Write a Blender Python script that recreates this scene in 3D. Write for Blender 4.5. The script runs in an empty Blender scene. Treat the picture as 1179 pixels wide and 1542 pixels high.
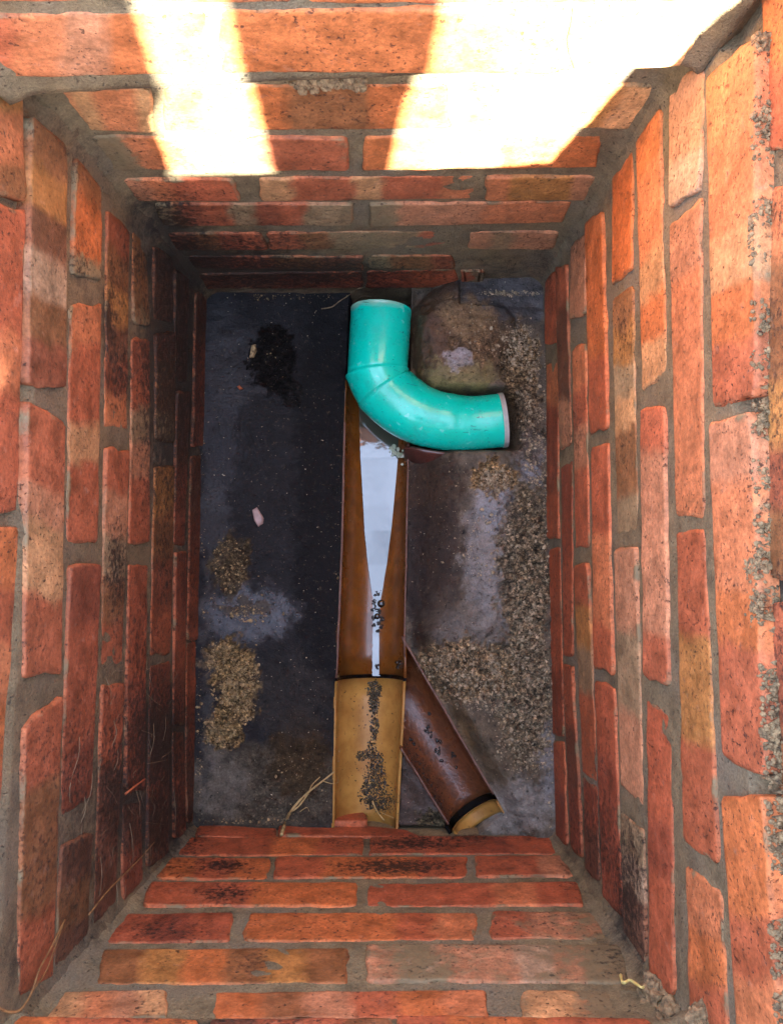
import bpy, bmesh, math, random
from mathutils import Vector, Matrix, noise
random.seed(7)
scene = bpy.context.scene
COL = scene.collection

# ------------------------------------------------------------------ camera
PW, PH = 1179.0, 1542.0                      # pixel grid that all measurements below refer to
TH, PHI, FPX = 0.087796, 0.015948, 1291.45
CAM = Vector((0.0, 0.0, 1.08998))
ROT = Matrix.Rotation(TH, 3, 'X') @ Matrix.Rotation(PHI, 3, 'Y')
ROTI = ROT.transposed()
cd = bpy.data.cameras.new('camera')
cam = bpy.data.objects.new('camera', cd)
COL.objects.link(cam)
cam.matrix_world = Matrix.Translation(CAM) @ ROT.to_4x4()
cd.sensor_fit = 'VERTICAL'; cd.sensor_height = 24.0; cd.sensor_width = 18.33
cd.lens = 24.0 * FPX / PH
cd.clip_start = 0.02; cd.clip_end = 500
scene.camera = cam

# ------------------------------------------------------------------ light
SUN_D = Vector((-0.271, 2.0, -1.0)).normalized()      # direction the sunlight travels
sl = bpy.data.lights.new('sun', 'SUN')
sl.energy = 5.0; sl.angle = math.radians(0.8); sl.color = (1.0, 0.97, 0.93)
sun = bpy.data.objects.new('sun', sl); COL.objects.link(sun)
sun.rotation_euler = SUN_D.to_track_quat('-Z', 'Y').to_euler()
world = bpy.data.worlds.new('World'); scene.world = world
world.use_nodes = True
wn = world.node_tree.nodes; wl = world.node_tree.links
sky = wn.new('ShaderNodeTexSky'); sky.sky_type = 'NISHITA'; sky.sun_disc = False
sky.sun_elevation = math.asin(-SUN_D.z)
sky.sun_rotation = math.atan2(-SUN_D.x, -SUN_D.y)
sky.air_density = 1.0; sky.dust_density = 2.0; sky.ozone_density = 1.0
bg = wn['Background']; bg.inputs['Strength'].default_value = 0.06
# thin bright cloud over the whole sky
tc = wn.new('ShaderNodeTexCoord'); nz = wn.new('ShaderNodeTexNoise')
nz.inputs['Scale'].default_value = 6.0; nz.inputs['Detail'].default_value = 5.0
wl.new(tc.outputs['Generated'], nz.inputs['Vector'])
cr = wn.new('ShaderNodeMapRange'); cr.inputs[1].default_value = 0.34; cr.inputs[2].default_value = 0.62
cr.inputs[3].default_value = 0.2; cr.inputs[4].default_value = 0.95
wl.new(nz.outputs['Fac'], cr.inputs[0])
mx = wn.new('ShaderNodeMix'); mx.data_type = 'RGBA'
wl.new(cr.outputs[0], mx.inputs['Factor']); wl.new(sky.outputs['Color'], mx.inputs['A'])
mx.inputs['B'].default_value = (5.7, 6.9, 9.7, 1)
wl.new(mx.outputs['Result'], bg.inputs['Color'])
scene.view_settings.view_transform = 'Standard'; scene.view_settings.look = 'None'
scene.view_settings.gamma = 1.0; scene.view_settings.use_curve_mapping = False
scene.view_settings.exposure = 3.85
scene.render.engine = 'CYCLES'
scene.cycles.max_bounces = 10; scene.cycles.diffuse_bounces = 6; scene.cycles.glossy_bounces = 4
scene.cycles.sample_clamp_indirect = 4.0

# ------------------------------------------------------------------ measuring helpers
def ray(x, y):
    return (ROT @ Vector((x - PW / 2, -(y - PH / 2), -FPX))).normalized()
def to_px(p):
    v = ROTI @ (Vector(p) - CAM)
    return (PW / 2 + FPX * v.x / -v.z, PH / 2 - FPX * v.y / -v.z)
def at(x, y, z=0.0):
    r = ray(x, y); return CAM + r * ((z - CAM.z) / r.z)
RIM = 0.685
WALLS = {'L': (Vector((-0.272, 0, .3)), Vector((.9996, -.021, .0192))),
         'R': (Vector((.1925, 0, .3)), Vector((-.9989, -.0089, .0459))),
         'B': (Vector((0, .3805, .3)), Vector((.0374, -.9986, -.0366))),
         'F': (Vector((0, -.3141, .3)), Vector((-.0096, .9994, .0342)))}
FRAME = {}
for k, (P, n) in WALLS.items():
    n = n.normalized(); t = Vector((0, 0, 1)).cross(n).normalized(); u = n.cross(t).normalized()
    FRAME[k] = (P, n, t, u)
def on_wall(k, x, y, off=0.0):
    P, n, t, u = FRAME[k]; r = ray(x, y)
    s = ((P + n * off - CAM).dot(n)) / r.dot(n); return CAM + r * s
def fbm(v, o=3):
    return noise.fractal(v, 1.0, 2.0, o)
def lin(r, g, b):
    f = lambda c: ((c / 255 + .055) / 1.055) ** 2.4 if c > 10 else c / 255 / 12.92
    return Vector((f(r), f(g), f(b)))
def sstep(a, b, x):
    if a == b: return float(x > a)
    q = min(1, max(0, (x - a) / (b - a))); return q * q * (3 - 2 * q)

# ------------------------------------------------------------------ object helpers
def mesh_obj(name, verts, faces, mat, parent=None, smooth=True, attrs=None, loc=None):
    me = bpy.data.meshes.new(name)
    if loc is not None:
        verts = [Vector(v) - loc for v in verts]
    me.from_pydata([tuple(v) for v in verts], [], faces)
    me.update()
    if smooth: me.polygons.foreach_set('use_smooth', [True] * len(me.polygons))
    for an, (ty, data) in (attrs or {}).items():
        a = me.attributes.new(an, ty, 'POINT')
        if ty == 'FLOAT_COLOR':
            a.data.foreach_set('color', [c for v in data for c in (v[0], v[1], v[2], 1.0)])
        else:
            a.data.foreach_set('value', list(data))
    o = bpy.data.objects.new(name, me); COL.objects.link(o)
    me.materials.append(mat)
    if loc is not None: o.location = loc
    if parent is not None:
        o.parent = parent; o.matrix_parent_inverse = parent.matrix_world.inverted()
    return o
def empty(name, loc):
    o = bpy.data.objects.new(name, None); o.empty_display_size = .05
    o.location = loc; COL.objects.link(o)
    o.matrix_world = Matrix.Translation(loc)
    return o
def tag(o, label=None, cat=None, group=None, kind=None):
    if label: o['label'] = label
    if cat: o['category'] = cat
    if group: o['group'] = group
    if kind: o['kind'] = kind
    return o

# ------------------------------------------------------------------ materials
class NT:
    def __init__(s, name):
        s.m = bpy.data.materials.new(name); s.m.use_nodes = True
        s.n = s.m.node_tree.nodes; s.l = s.m.node_tree.links
        s.b = s.n['Principled BSDF']
        s.pos = s.n.new('ShaderNodeNewGeometry').outputs['Position']
    def noise(s, scale, detail=4, rough=.6, vec=None, stretch=None):
        q = s.n.new('ShaderNodeTexNoise'); q.inputs['Scale'].default_value = scale
        q.inputs['Detail'].default_value = detail; q.inputs['Roughness'].default_value = rough
        v = vec or s.pos
        if stretch:
            mp = s.n.new('ShaderNodeMapping'); mp.inputs['Scale'].default_value = stretch
            s.l.new(v, mp.inputs['Vector']); v = mp.outputs[0]
        s.l.new(v, q.inputs['Vector']); return q.outputs['Fac']
    def vor(s, scale, feature='F1'):
        q = s.n.new('ShaderNodeTexVoronoi'); q.inputs['Scale'].default_value = scale; q.feature = feature
        s.l.new(s.pos, q.inputs['Vector']); return q.outputs['Distance']
    def attr(s, name, col=False):
        q = s.n.new('ShaderNodeAttribute'); q.attribute_name = name
        return q.outputs['Color' if col else 'Fac']
    def rng(s, v, a, b, c=0., d=1., smooth=False):
        q = s.n.new('ShaderNodeMapRange')
        if smooth: q.interpolation_type = 'SMOOTHSTEP'
        for i, x in enumerate((a, b, c, d)):
            if isinstance(x, (int, float)): q.inputs[i + 1].default_value = x
            else: s.l.new(x, q.inputs[i + 1])
        s.l.new(v, q.inputs[0]); return q.outputs[0]
    def math(s, op, a, b=None):
        q = s.n.new('ShaderNodeMath'); q.operation = op
        for i, x in enumerate((a, b)):
            if x is None: continue
            if isinstance(x, (int, float)): q.inputs[i].default_value = x
            else: s.l.new(x, q.inputs[i])
        return q.outputs[0]
    def mix(s, f, a, b, mode='MIX'):
        q = s.n.new('ShaderNodeMix'); q.data_type = 'RGBA'; q.blend_type = mode
        for nm, x in (('Factor', f), ('A', a), ('B', b)):
            if isinstance(x, (int, float)): q.inputs[nm].default_value = x
            elif isinstance(x, (tuple, list, Vector)): q.inputs[nm].default_value = (x[0], x[1], x[2], 1)
            else: s.l.new(x, q.inputs[nm])
        return q.outputs['Result']
    def set(s, nm, x):
        i = s.b.inputs[nm]
        if isinstance(x, (int, float)): i.default_value = x
        elif isinstance(x, (tuple, list, Vector)): i.default_value = (x[0], x[1], x[2], 1)
        else: s.l.new(x, i)
    def bump(s, h, dist=.001, strength=1.0):
        q = s.n.new('ShaderNodeBump'); q.inputs['Distance'].default_value = dist
        q.inputs['Strength'].default_value = strength
        s.l.new(h, q.inputs['Height']); s.l.new(q.outputs[0], s.b.inputs['Normal'])

def val(s, v):      # grey value -> colour socket friendly
    return v

def brick_mat():
    s = NT('brick')
    col = s.attr('Col', True); dirt_shade = s.attr('dirt_shade'); cem = s.attr('cem')
    mott = s.noise(45, 5, .65); fine = s.noise(260, 4, .7); big = s.noise(14, 3)
    c = s.mix(1.0, col, s.rng(mott, .28, .72, .55, 1.36), 'MULTIPLY')
    c = s.mix(1.0, c, s.rng(fine, .3, .7, .66, 1.28), 'MULTIPLY')
    # pale bloom patches
    c = s.mix(s.math('MULTIPLY', s.rng(s.noise(75, 6, .7), .60, .76), .35), c, lin(205, 165, 140))
    # cement smears
    sm = s.math('ADD', cem, s.math('MULTIPLY', s.math('SUBTRACT', s.noise(60, 6, .65), .5), .9))
    sm = s.rng(sm, .42, .62)
    sm = s.math('MULTIPLY', sm, s.rng(cem, .02, .15))
    c = s.mix(sm, c, s.mix(s.noise(120, 4), lin(98, 86, 62), lin(146, 126, 92)))
    # grime and painted shade
    g = s.math('ADD', s.math('MULTIPLY', dirt_shade, .85), s.math('MULTIPLY', s.math('SUBTRACT', s.noise(170, 5, .75), .5), 2.6))
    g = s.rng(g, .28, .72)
    g = s.math('MULTIPLY', g, s.rng(dirt_shade, .02, .25))
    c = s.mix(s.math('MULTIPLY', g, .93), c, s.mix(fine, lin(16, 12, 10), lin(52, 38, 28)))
    # dark pits and specks
    sp = s.rng(s.noise(300, 3, .6), .60, .67); sp = s.math('MULTIPLY', sp, s.rng(big, .36, .6))
    sp2 = s.rng(s.noise(150, 3, .6, stretch=(1, 1.6, 1)), .665, .70)
    sp = s.math('MAXIMUM', sp, s.math('MULTIPLY', sp2, .9))
    c = s.mix(s.math('MULTIPLY', sp, .8), c, lin(42, 28, 22))
    s.set('Base Color', c)
    s.set('Roughness', s.rng(mott, .3, .7, .5, .8)); s.set('Specular IOR Level', .4)
    h = s.math('ADD', s.math('MULTIPLY', s.noise(420, 5, .7), .5), s.math('MULTIPLY', mott, .9))
    h = s.math('SUBTRACT', h, s.math('MULTIPLY', sp, .8))
    h = s.math('ADD', h, s.math('MULTIPLY', sm, .6))
    h = s.math('ADD', h, s.math('MULTIPLY', g, s.noise(500, 3)))
    s.bump(h, .0016, .8)
    return s.m
def mortar_mat():
    s = NT('mortar')
    dirt_shade = s.attr('dirt_shade'); n1 = s.noise(40, 5, .65); n2 = s.noise(500, 4, .7)
    c = s.mix(s.rng(n1, .3, .7), lin(108, 97, 74), lin(160, 146, 116))
    c = s.mix(s.rng(s.noise(9, 3), .45, .65), c, lin(138, 130, 114))
    c = s.mix(1.0, c, s.rng(n2, .3, .7, .6, 1.25), 'MULTIPLY')
    g = s.math('ADD', dirt_shade, s.math('MULTIPLY', s.math('SUBTRACT', s.noise(90, 6, .75), .5), 1.3))
    g = s.math('MULTIPLY', s.rng(g, .25, .7), s.rng(dirt_shade, .02, .25))
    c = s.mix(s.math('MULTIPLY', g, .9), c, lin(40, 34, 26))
    pit = s.rng(s.noise(240, 2), .66, .71)
    c = s.mix(s.math('MULTIPLY', pit, .7), c, lin(48, 42, 34))
    c = s.mix(1.0, c, s.attr('tint', True), 'MULTIPLY')
    s.set('Base Color', c); s.set('Roughness', .85)
    h = s.math('SUBTRACT', s.math('ADD', n2, n1), pit)
    s.bump(h, .0022, .9)
    return s.m
def floor_mat():
    s = NT('wet_concrete')
    col = s.attr('Col', True); wet = s.attr('wet'); rough = s.attr('grain')
    n1 = s.noise(60, 6, .7); n2 = s.noise(450, 4, .7); n3 = s.noise(190, 6, .75)
    c = s.mix(1.0, col, s.rng(n1, .25, .75, .3, 1.75), 'MULTIPLY')
    c = s.mix(1.0, c, s.rng(n2, .3, .7, .7, 1.3), 'MULTIPLY')
    c = s.mix(s.rng(n3, .60, .72, 0, .6), c, s.mix(.5, c, lin(150, 130, 95)))
    spk = s.rng(s.noise(330, 2, .4), .735, .76)
    c = s.mix(s.math('MULTIPLY', spk, .8), c, lin(190, 175, 145))
    hole = s.rng(s.noise(240, 3, .6), .30, .36, 1, 0)
    c = s.mix(s.math('MULTIPLY', hole, .7), c, lin(14, 12, 12))
    vm = s.n.new('ShaderNodeVectorMath'); vm.operation = 'ADD'; s.l.new(s.pos, vm.inputs[0])
    nd = s.n.new('ShaderNodeTexNoise'); nd.inputs['Scale'].default_value = 300; s.l.new(s.pos, nd.inputs['Vector'])
    sc_ = s.n.new('ShaderNodeVectorMath'); sc_.operation = 'SCALE'; sc_.inputs['Scale'].default_value = .0035; s.l.new(nd.outputs['Color'], sc_.inputs[0]); s.l.new(sc_.outputs[0], vm.inputs[1])
    cells = []; dist = []
    for q in (520, 210):
        v = s.n.new('ShaderNodeTexVoronoi'); v.inputs['Scale'].default_value = q; s.l.new(vm.outputs[0], v.inputs['Vector'])
        sx = s.n.new('ShaderNodeSeparateColor'); s.l.new(v.outputs['Color'], sx.inputs[0]); cells.append(sx.outputs[0]); dist.append(v.outputs['Distance'])
    gm = s.rng(s.math('ADD', rough, s.math('MULTIPLY', s.math('SUBTRACT', n3, .5), .5)), .62, .86)
    k = s.math('MULTIPLY', s.rng(cells[0], 0, 1, .35, 2.1), s.rng(cells[1], 0, 1, .55, 1.6))
    k = s.math('MULTIPLY', k, s.rng(dist[1], .2, .75, 1.25, .35))
    c = s.mix(gm, c, s.mix(1.0, c, k, 'MULTIPLY'))
    s.set('Base Color', c)
    r = s.rng(s.math('ADD', wet, s.math('MULTIPLY', s.math('SUBTRACT', n3, .5), .8)), .1, .9, .62, .13)
    s.set('Roughness', r)
    s.set('Specular IOR Level', s.rng(wet, 0, 1, .06, .85))
    h = s.math('ADD', s.math('MULTIPLY', n3, .7), s.math('MULTIPLY', n2, .5))
    h = s.math('SUBTRACT', h, s.math('MULTIPLY', hole, .5))
    h = s.math('MULTIPLY', h, s.rng(rough, 0, 1, .45, 2.2))
    h = s.math('ADD', h, s.math('MULTIPLY', gm, s.math('SUBTRACT', s.math('MULTIPLY', s.math('SUBTRACT', cells[0], dist[0]), .8), s.math('MULTIPLY', dist[1], 1.6))))
    s.bump(h, .0019, .9)
    return s.m
def plastic(name, a, b, rough=.3, specks=0.0, coat=0.0, dark=(.01, .008, .006), ior=.5, scale=40, bd=.0006):
    s = NT(name); n1 = s.noise(scale, 5, .6); n2 = s.noise(300, 4, .7)
    c = s.mix(s.rng(n1, .3, .7), a, b)
    if specks:
        sp = s.rng(s.noise(210, 3, .65), .70 - .06 * specks, .745 - .06 * specks)
        d = s.rng(s.noise(23, 4), .40, .6)
        c = s.mix(s.math('MULTIPLY', s.math('MULTIPLY', sp, d), .9), c, dark)
    s.set('Base Color', c); s.set('Roughness', s.rng(n1, .3, .7, rough * .75, rough * 1.35))
    s.set('Specular IOR Level', ior)
    s.set('Coat Weight', coat); s.set('Coat Roughness', .08)
    s.bump(s.math('ADD', n1, s.math('MULTIPLY', n2, .3)), bd, .4)
    return s.m
def simple(name, a, b, rough=.8, scale=120, bump=.001):
    s = NT(name); n1 = s.noise(scale, 5, .65)
    s.set('Base Color', s.mix(s.rng(n1, .3, .7), a, b)); s.set('Roughness', rough)
    s.bump(n1, bump, .8)
    return s.m
M = {}
M['brick'] = brick_mat(); M['mortar'] = mortar_mat(); M['floor'] = floor_mat()
def bend_mat():
    s = NT('turquoise_plastic'); n1 = s.noise(30, 5, .6)
    c = s.mix(s.rng(n1, .3, .7), lin(0, 204, 176), lin(4, 220, 194))
    smear = s.attr('cem')
    m = s.rng(s.math('ADD', smear, s.math('MULTIPLY', s.math('SUBTRACT', s.noise(70, 5), .5), .6)), .4, .7)
    c = s.mix(s.math('MULTIPLY', m, .8), c, lin(150, 190, 165))
    c = s.mix(s.rng(s.noise(26, 6, .75), .50, .72, 0, .3), c, lin(10, 130, 112))
    sc = s.rng(s.noise(150, 3, .6, stretch=(.35, 2.2, 1)), .655, .675)
    sc = s.math('MULTIPLY', sc, s.rng(s.noise(18, 3), .48, .58))
    c = s.mix(s.math('MULTIPLY', sc, .8), c, lin(12, 48, 44))
    sp = s.rng(s.noise(380, 3, .6), .64, .68)
    c = s.mix(s.math('MULTIPLY', sp, .5), c, lin(60, 90, 70))
    glint = s.rng(s.noise(120, 2, .5), .68, .71)  # glints of water drops, painted as pale spots
    c = s.mix(s.math('MULTIPLY', glint, .45), c, lin(150, 230, 215))
    s.set('Base Color', c); s.set('Roughness', s.rng(s.noise(26, 6, .75), .35, .7, .12, .4)); s.set('Specular IOR Level', .5)
    s.set('Coat Weight', .25); s.set('Coat Roughness', .12)
    s.bump(s.math('ADD', n1, s.math('MULTIPLY', s.noise(250, 3), .3)), .0006, .45)
    return s.m
M['bend'] = bend_mat()
M['rim'] = simple('pale_cut_edge', lin(238, 242, 236), lin(205, 214, 208), .5)
M['channel'] = plastic('brown_channel', lin(124, 74, 26), lin(84, 48, 16), .28, .9, .28, scale=48, bd=.0016)
M['branch'] = plastic('brown_branch', lin(112, 66, 38), lin(72, 42, 26), .34, 1.3, .18, scale=110, bd=.0034)
M['yellow'] = plastic('ochre_pipe', lin(184, 140, 70), lin(148, 104, 46), .42, 1.25, .1)
M['edge'] = simple('pipe_edge', lin(120, 88, 74), lin(84, 58, 48), .6)
M['rubber'] = simple('black_rubber', (.008, .008, .009), (.016, .016, .018), .25)
M['root'] = simple('root', lin(196, 172, 118), lin(140, 112, 64), .7)
M['root_brown'] = simple('root_brown', lin(150, 110, 62), lin(92, 60, 34), .7)
M['thread'] = simple('pale_root', lin(140, 122, 92), lin(84, 68, 48), .7)
M['worm'] = simple('yellow_root', lin(222, 205, 130), lin(190, 165, 90), .5)
M['rust'] = simple('rust_twig', lin(166, 92, 54), lin(124, 62, 38), .8)
M['grit'] = simple('grit', lin(190, 162, 114), lin(40, 30, 20), .8, 200)
M['gritgrey'] = simple('grey_grit', lin(198, 178, 144), lin(22, 19, 16), .6, 170)  # dark end of the range paints the shadows between crumbs
M['silt'] = simple('silt', lin(88, 78, 56), lin(10, 10, 10), .4, 260)
M['crumb'] = simple('crumb', lin(160, 134, 96), lin(54, 43, 30), .9, 210)
M['stone'] = simple('stone_chip', lin(170, 140, 130), lin(130, 105, 98), .4, 90)
M['clay'] = plastic('clay_lip', lin(88, 52, 44), lin(56, 34, 30), .3, .3, .3)
M['trousers'] = simple('trousers', lin(46, 50, 62), lin(36, 40, 50), .9)
M['soil'] = simple('soil', lin(120, 104, 76), lin(82, 92, 54), .95, 30, .01)
def water_mat():
    s = NT('murky_water')
    s.set('Base Color', lin(66, 66, 56)); s.set('Roughness', .03); s.set('IOR', 1.95)
    s.bump(s.math('ADD', s.noise(30, 2, .5), s.math('MULTIPLY', s.noise(140, 3), .12)), .0008, .25)
    return s.m
M['water'] = water_mat()
M['bubble'] = plastic('bubble_film', lin(26, 24, 20), lin(14, 12, 10), .08, 0, .5)

# ------------------------------------------------------------------ grime, with shade painted in as dark blobs low down and in corners
DIRT_SHADE = [(200, 1110, 90, 200, .42), (120, 1260, 60, 130, .42), (1165, 620, 18, 200, .35), (905, 1150, 20, 120, .3), (1050, 1400, 30, 60, .25),
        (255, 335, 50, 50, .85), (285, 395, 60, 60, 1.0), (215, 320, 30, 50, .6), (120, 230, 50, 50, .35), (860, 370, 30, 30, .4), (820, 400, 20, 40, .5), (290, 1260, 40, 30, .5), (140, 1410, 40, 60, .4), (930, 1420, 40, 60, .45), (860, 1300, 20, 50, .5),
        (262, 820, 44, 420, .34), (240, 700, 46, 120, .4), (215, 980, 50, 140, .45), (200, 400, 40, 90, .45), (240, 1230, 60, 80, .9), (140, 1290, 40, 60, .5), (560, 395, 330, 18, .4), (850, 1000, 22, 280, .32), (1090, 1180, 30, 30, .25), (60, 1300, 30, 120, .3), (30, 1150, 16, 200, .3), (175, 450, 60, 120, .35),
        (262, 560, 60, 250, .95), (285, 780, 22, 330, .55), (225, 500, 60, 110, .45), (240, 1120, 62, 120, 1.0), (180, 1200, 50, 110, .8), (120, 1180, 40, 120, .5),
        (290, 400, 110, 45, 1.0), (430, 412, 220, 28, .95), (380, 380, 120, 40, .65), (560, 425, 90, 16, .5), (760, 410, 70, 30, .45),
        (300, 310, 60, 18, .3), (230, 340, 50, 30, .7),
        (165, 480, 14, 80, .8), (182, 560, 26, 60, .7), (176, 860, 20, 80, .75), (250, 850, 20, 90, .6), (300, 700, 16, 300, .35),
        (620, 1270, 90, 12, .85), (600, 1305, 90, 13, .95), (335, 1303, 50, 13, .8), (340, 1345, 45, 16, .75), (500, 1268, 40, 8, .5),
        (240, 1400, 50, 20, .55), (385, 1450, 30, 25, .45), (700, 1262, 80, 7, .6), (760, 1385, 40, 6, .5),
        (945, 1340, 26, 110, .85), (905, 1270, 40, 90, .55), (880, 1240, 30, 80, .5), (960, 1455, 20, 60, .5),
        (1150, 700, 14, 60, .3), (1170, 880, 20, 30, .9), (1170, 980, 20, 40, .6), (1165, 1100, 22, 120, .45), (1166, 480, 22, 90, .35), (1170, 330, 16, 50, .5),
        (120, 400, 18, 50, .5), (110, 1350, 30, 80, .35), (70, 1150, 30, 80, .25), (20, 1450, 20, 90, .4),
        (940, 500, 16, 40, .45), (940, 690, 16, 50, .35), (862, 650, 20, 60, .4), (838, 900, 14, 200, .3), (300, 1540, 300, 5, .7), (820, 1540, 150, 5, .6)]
def dirt_shade_at(p):
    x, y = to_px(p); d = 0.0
    for bx, by, rx, ry, st in DIRT_SHADE:
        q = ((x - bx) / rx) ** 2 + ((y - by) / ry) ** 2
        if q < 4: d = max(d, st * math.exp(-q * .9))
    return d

# ------------------------------------------------------------------ bricks
PAL = {'o': lin(200, 112, 60), 'r': lin(176, 90, 60), 'd': lin(138, 66, 46), 'b': lin(204, 158, 112), 'p': lin(194, 136, 104),
       'y': lin(178, 126, 66), 'n': lin(128, 86, 52), 'w': lin(180, 158, 134), 's': lin(206, 126, 84), 'g': lin(144, 130, 102), 'm': lin(96, 58, 44)}
WALL_TONE = {'L': (.60, lin(80, 60, 42)), 'R': (.88, lin(164, 110, 78)), 'B': (.86, lin(140, 100, 72)), 'F': (.80, lin(146, 84, 60))}  # tone per wall; the left one carries grime and shade in its colour
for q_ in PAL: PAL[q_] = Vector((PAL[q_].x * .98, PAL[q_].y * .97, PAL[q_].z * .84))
def stops(st, f):
    if len(st) == 1: return PAL[st[0]]
    q = f * len(st) - .5; i = max(0, min(len(st) - 2, int(math.floor(q))))
    return PAL[st[i]].lerp(PAL[st[i + 1]], sstep(.40, .60, q - i))
def cstops(cs, f):
    v = [int(c) / 9 for c in cs]
    if len(v) == 1: return v[0]
    q = f * (len(v) - 1); i = max(0, min(len(v) - 2, int(q))); return v[i] + (v[i + 1] - v[i]) * (q - i)
NB = [0]
def make_brick(wall, quad, colours, cem='0', off=0.0, root=None, depth=.07, rag=1.0):
    """quad: four world points on the wall face, start-bottom, end-bottom, end-top, start-top"""
    P, n, t, u = FRAME[wall]
    A, B, C, D = quad
    NB[0] += 1; sd = NB[0] * 3.17
    L = (B - A).length; Hh = (D - A).length
    nu = max(10, min(42, int(L / .0055))); nv = 6
    ctr = (A + B + C + D) / 4
    tilt_a = random.uniform(-.004, .004); tilt_b = random.uniform(-.012, .012); lift = random.uniform(-.0008, .0012)
    V = []; colv = []; dv = []; cv = []
    rc = min(.0055, Hh * .2)
    crn = [random.uniform(.5, 1.5) for _ in range(4)]
    us = [0, .0013 / L, .0036 / L] + [i / (nu - 2) for i in range(1, nu - 2)] + [1 - .0036 / L, 1 - .0013 / L, 1]
    nu = len(us)
    vs = [0, .0013 / Hh, .0036 / Hh, .27, .5, .73, 1 - .0036 / Hh, 1 - .0013 / Hh, 1]; nv = len(vs)
    br = random.uniform(.88, 1.12); ctop = random.random()
    mean = sum((PAL[q] for q in colours), Vector((0, 0, 0))) / len(colours)
    for j in range(nv):
        for i in range(nu):
            a, b = us[i], vs[j]
            p = A.lerp(B, a).lerp(D.lerp(C, a), b)
            # ragged outline
            x = a * L; y = b * Hh
            ex = min(x, L - x); ey = min(y, Hh - y)
            if ey < .001 or ex < .001:
                q = Vector((x * 60 + sd, y * 60, sd))
                wob = (noise.noise(q) * .0017 + .0007 + noise.noise(q * 3.1) * .0008) * rag
                chip = max(0, noise.noise(q * .8 + Vector((9, 2, 5))) - .28) * .006 * rag
                sgn = 1 if (y > Hh / 2) else -1
                if ey < .001: p = p + u * (sgn * wob * .8 - sgn * chip)
                if ex < .001: p = p + t * ((1 if x > L / 2 else -1) * (wob * 1.6 - chip * 1.4))
            # rounded corners
            for ci, (cxx, cyy) in enumerate(((0, 0), (L, 0), (L, Hh), (0, Hh))):
                r = rc * crn[ci]; dx = abs(x - cxx); dy = abs(y - cyy)
                if dx < r and dy < r:
                    vx, vy = r - dx, r - dy; dd = math.hypot(vx, vy)
                    if dd > r:
                        k = 1 - r / dd
                        p = p + t * ((1 if cxx == 0 else -1) * vx * k) + u * ((1 if cyy == 0 else -1) * vy * k)
            z = lift + (a - .5) * tilt_a + (b - .5) * tilt_b * Hh
            z += noise.noise(Vector((x * 35 + sd, y * 35, 3))) * .0009
            edge = min(ex, ey)
            if edge < .001: z -= .0010
            elif edge < .002: z -= .0001
            p = p + n * z
            V.append(p)
            f = a + (noise.noise(Vector((y * 30 + sd, x * 9, 7))) * .03 + noise.noise(Vector((y * 110 + sd, x * 60, 7))) * .02)
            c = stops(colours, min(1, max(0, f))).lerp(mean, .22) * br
            c = c * (1 + .12 * noise.noise(Vector((x * 22, y * 40, sd))))
            c = c.lerp(WALL_TONE[wall][1], 1 - WALL_TONE[wall][0])
            if edge < .001: c = c.lerp(PAL['s'] * 1.05, .25)
            ce = cstops(cem, a)
            if edge < .0015: ce = max(ce, .30 + .55 * noise.noise(Vector((x * 38 + sd, y * 38, 11))))
            elif edge < .004: ce = max(ce, .10 + .60 * noise.noise(Vector((x * 38 + sd, y * 38, 11))))
            elif edge < .014: ce = max(ce, -.12 + .75 * noise.noise(Vector((x * 30 + sd, y * 30, 11))))
            colv.append(c); dv.append(dirt_shade_at(p)); cv.append(ce)
    F = [(j * nu + i, j * nu + i + 1, (j + 1) * nu + i + 1, (j + 1) * nu + i) for j in range(nv - 1) for i in range(nu - 1)]
    ringi = [i for i in range(nu)] + [j * nu + nu - 1 for j in range(1, nv)] + [(nv - 1) * nu + i for i in range(nu - 2, -1, -1)] + [j * nu for j in range(nv - 2, 0, -1)]
    base = len(V)
    for dd in (.004, depth):
        for k in ringi:
            V.append(V[k] - n * dd); colv.append(colv[k]); dv.append(dv[k]); cv.append(cv[k])
    m = len(ringi)
    for k in range(m):
        k2 = (k + 1) % m
        F.append((ringi[k2], ringi[k], base + k, base + k2))
        F.append((base + k2, base + k, base + m + k, base + m + k2))
    F.append(tuple(base + m + k for k in range(m)))
    return mesh_obj('brick', V, F, M['brick'], root, True,
                    {'Col': ('FLOAT_COLOR', colv), 'dirt_shade': ('FLOAT', dv), 'cem': ('FLOAT', cv)}, loc=ctr)

WROOT = {}
for k, nm, lab in (('B', 'brick_wall', 'far short brick wall splashed with two blinding patches of sunlight'),
                   ('F', 'brick_wall', 'near short brick wall at the bottom, its lowest courses cut round the ochre pipe'),
                   ('L', 'brick_wall', 'long left brick wall, grimy and dark towards the black concrete floor'),
                   ('R', 'brick_wall', 'long right brick wall of clean orange bricks beside the gritty floor')):
    P, n, t, u = FRAME[k]
    r = empty(nm, Vector((P.x, P.y, 0)))
    tag(r, lab, 'wall', 'four brick walls of the pit', 'thing'); WROOT[k] = r

def interp(pts, y):
    if y <= pts[0][0]: 
        (a, b), (c, d) = pts[0], pts[1]
    elif y >= pts[-1][0]:
        (a, b), (c, d) = pts[-2], pts[-1]
    else:
        for q, w in zip(pts, pts[1:]):
            if q[0] <= y <= w[0]: (a, b), (c, d) = q, w; break
    return b + (d - b) * (y - a) / (c - a)
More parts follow.
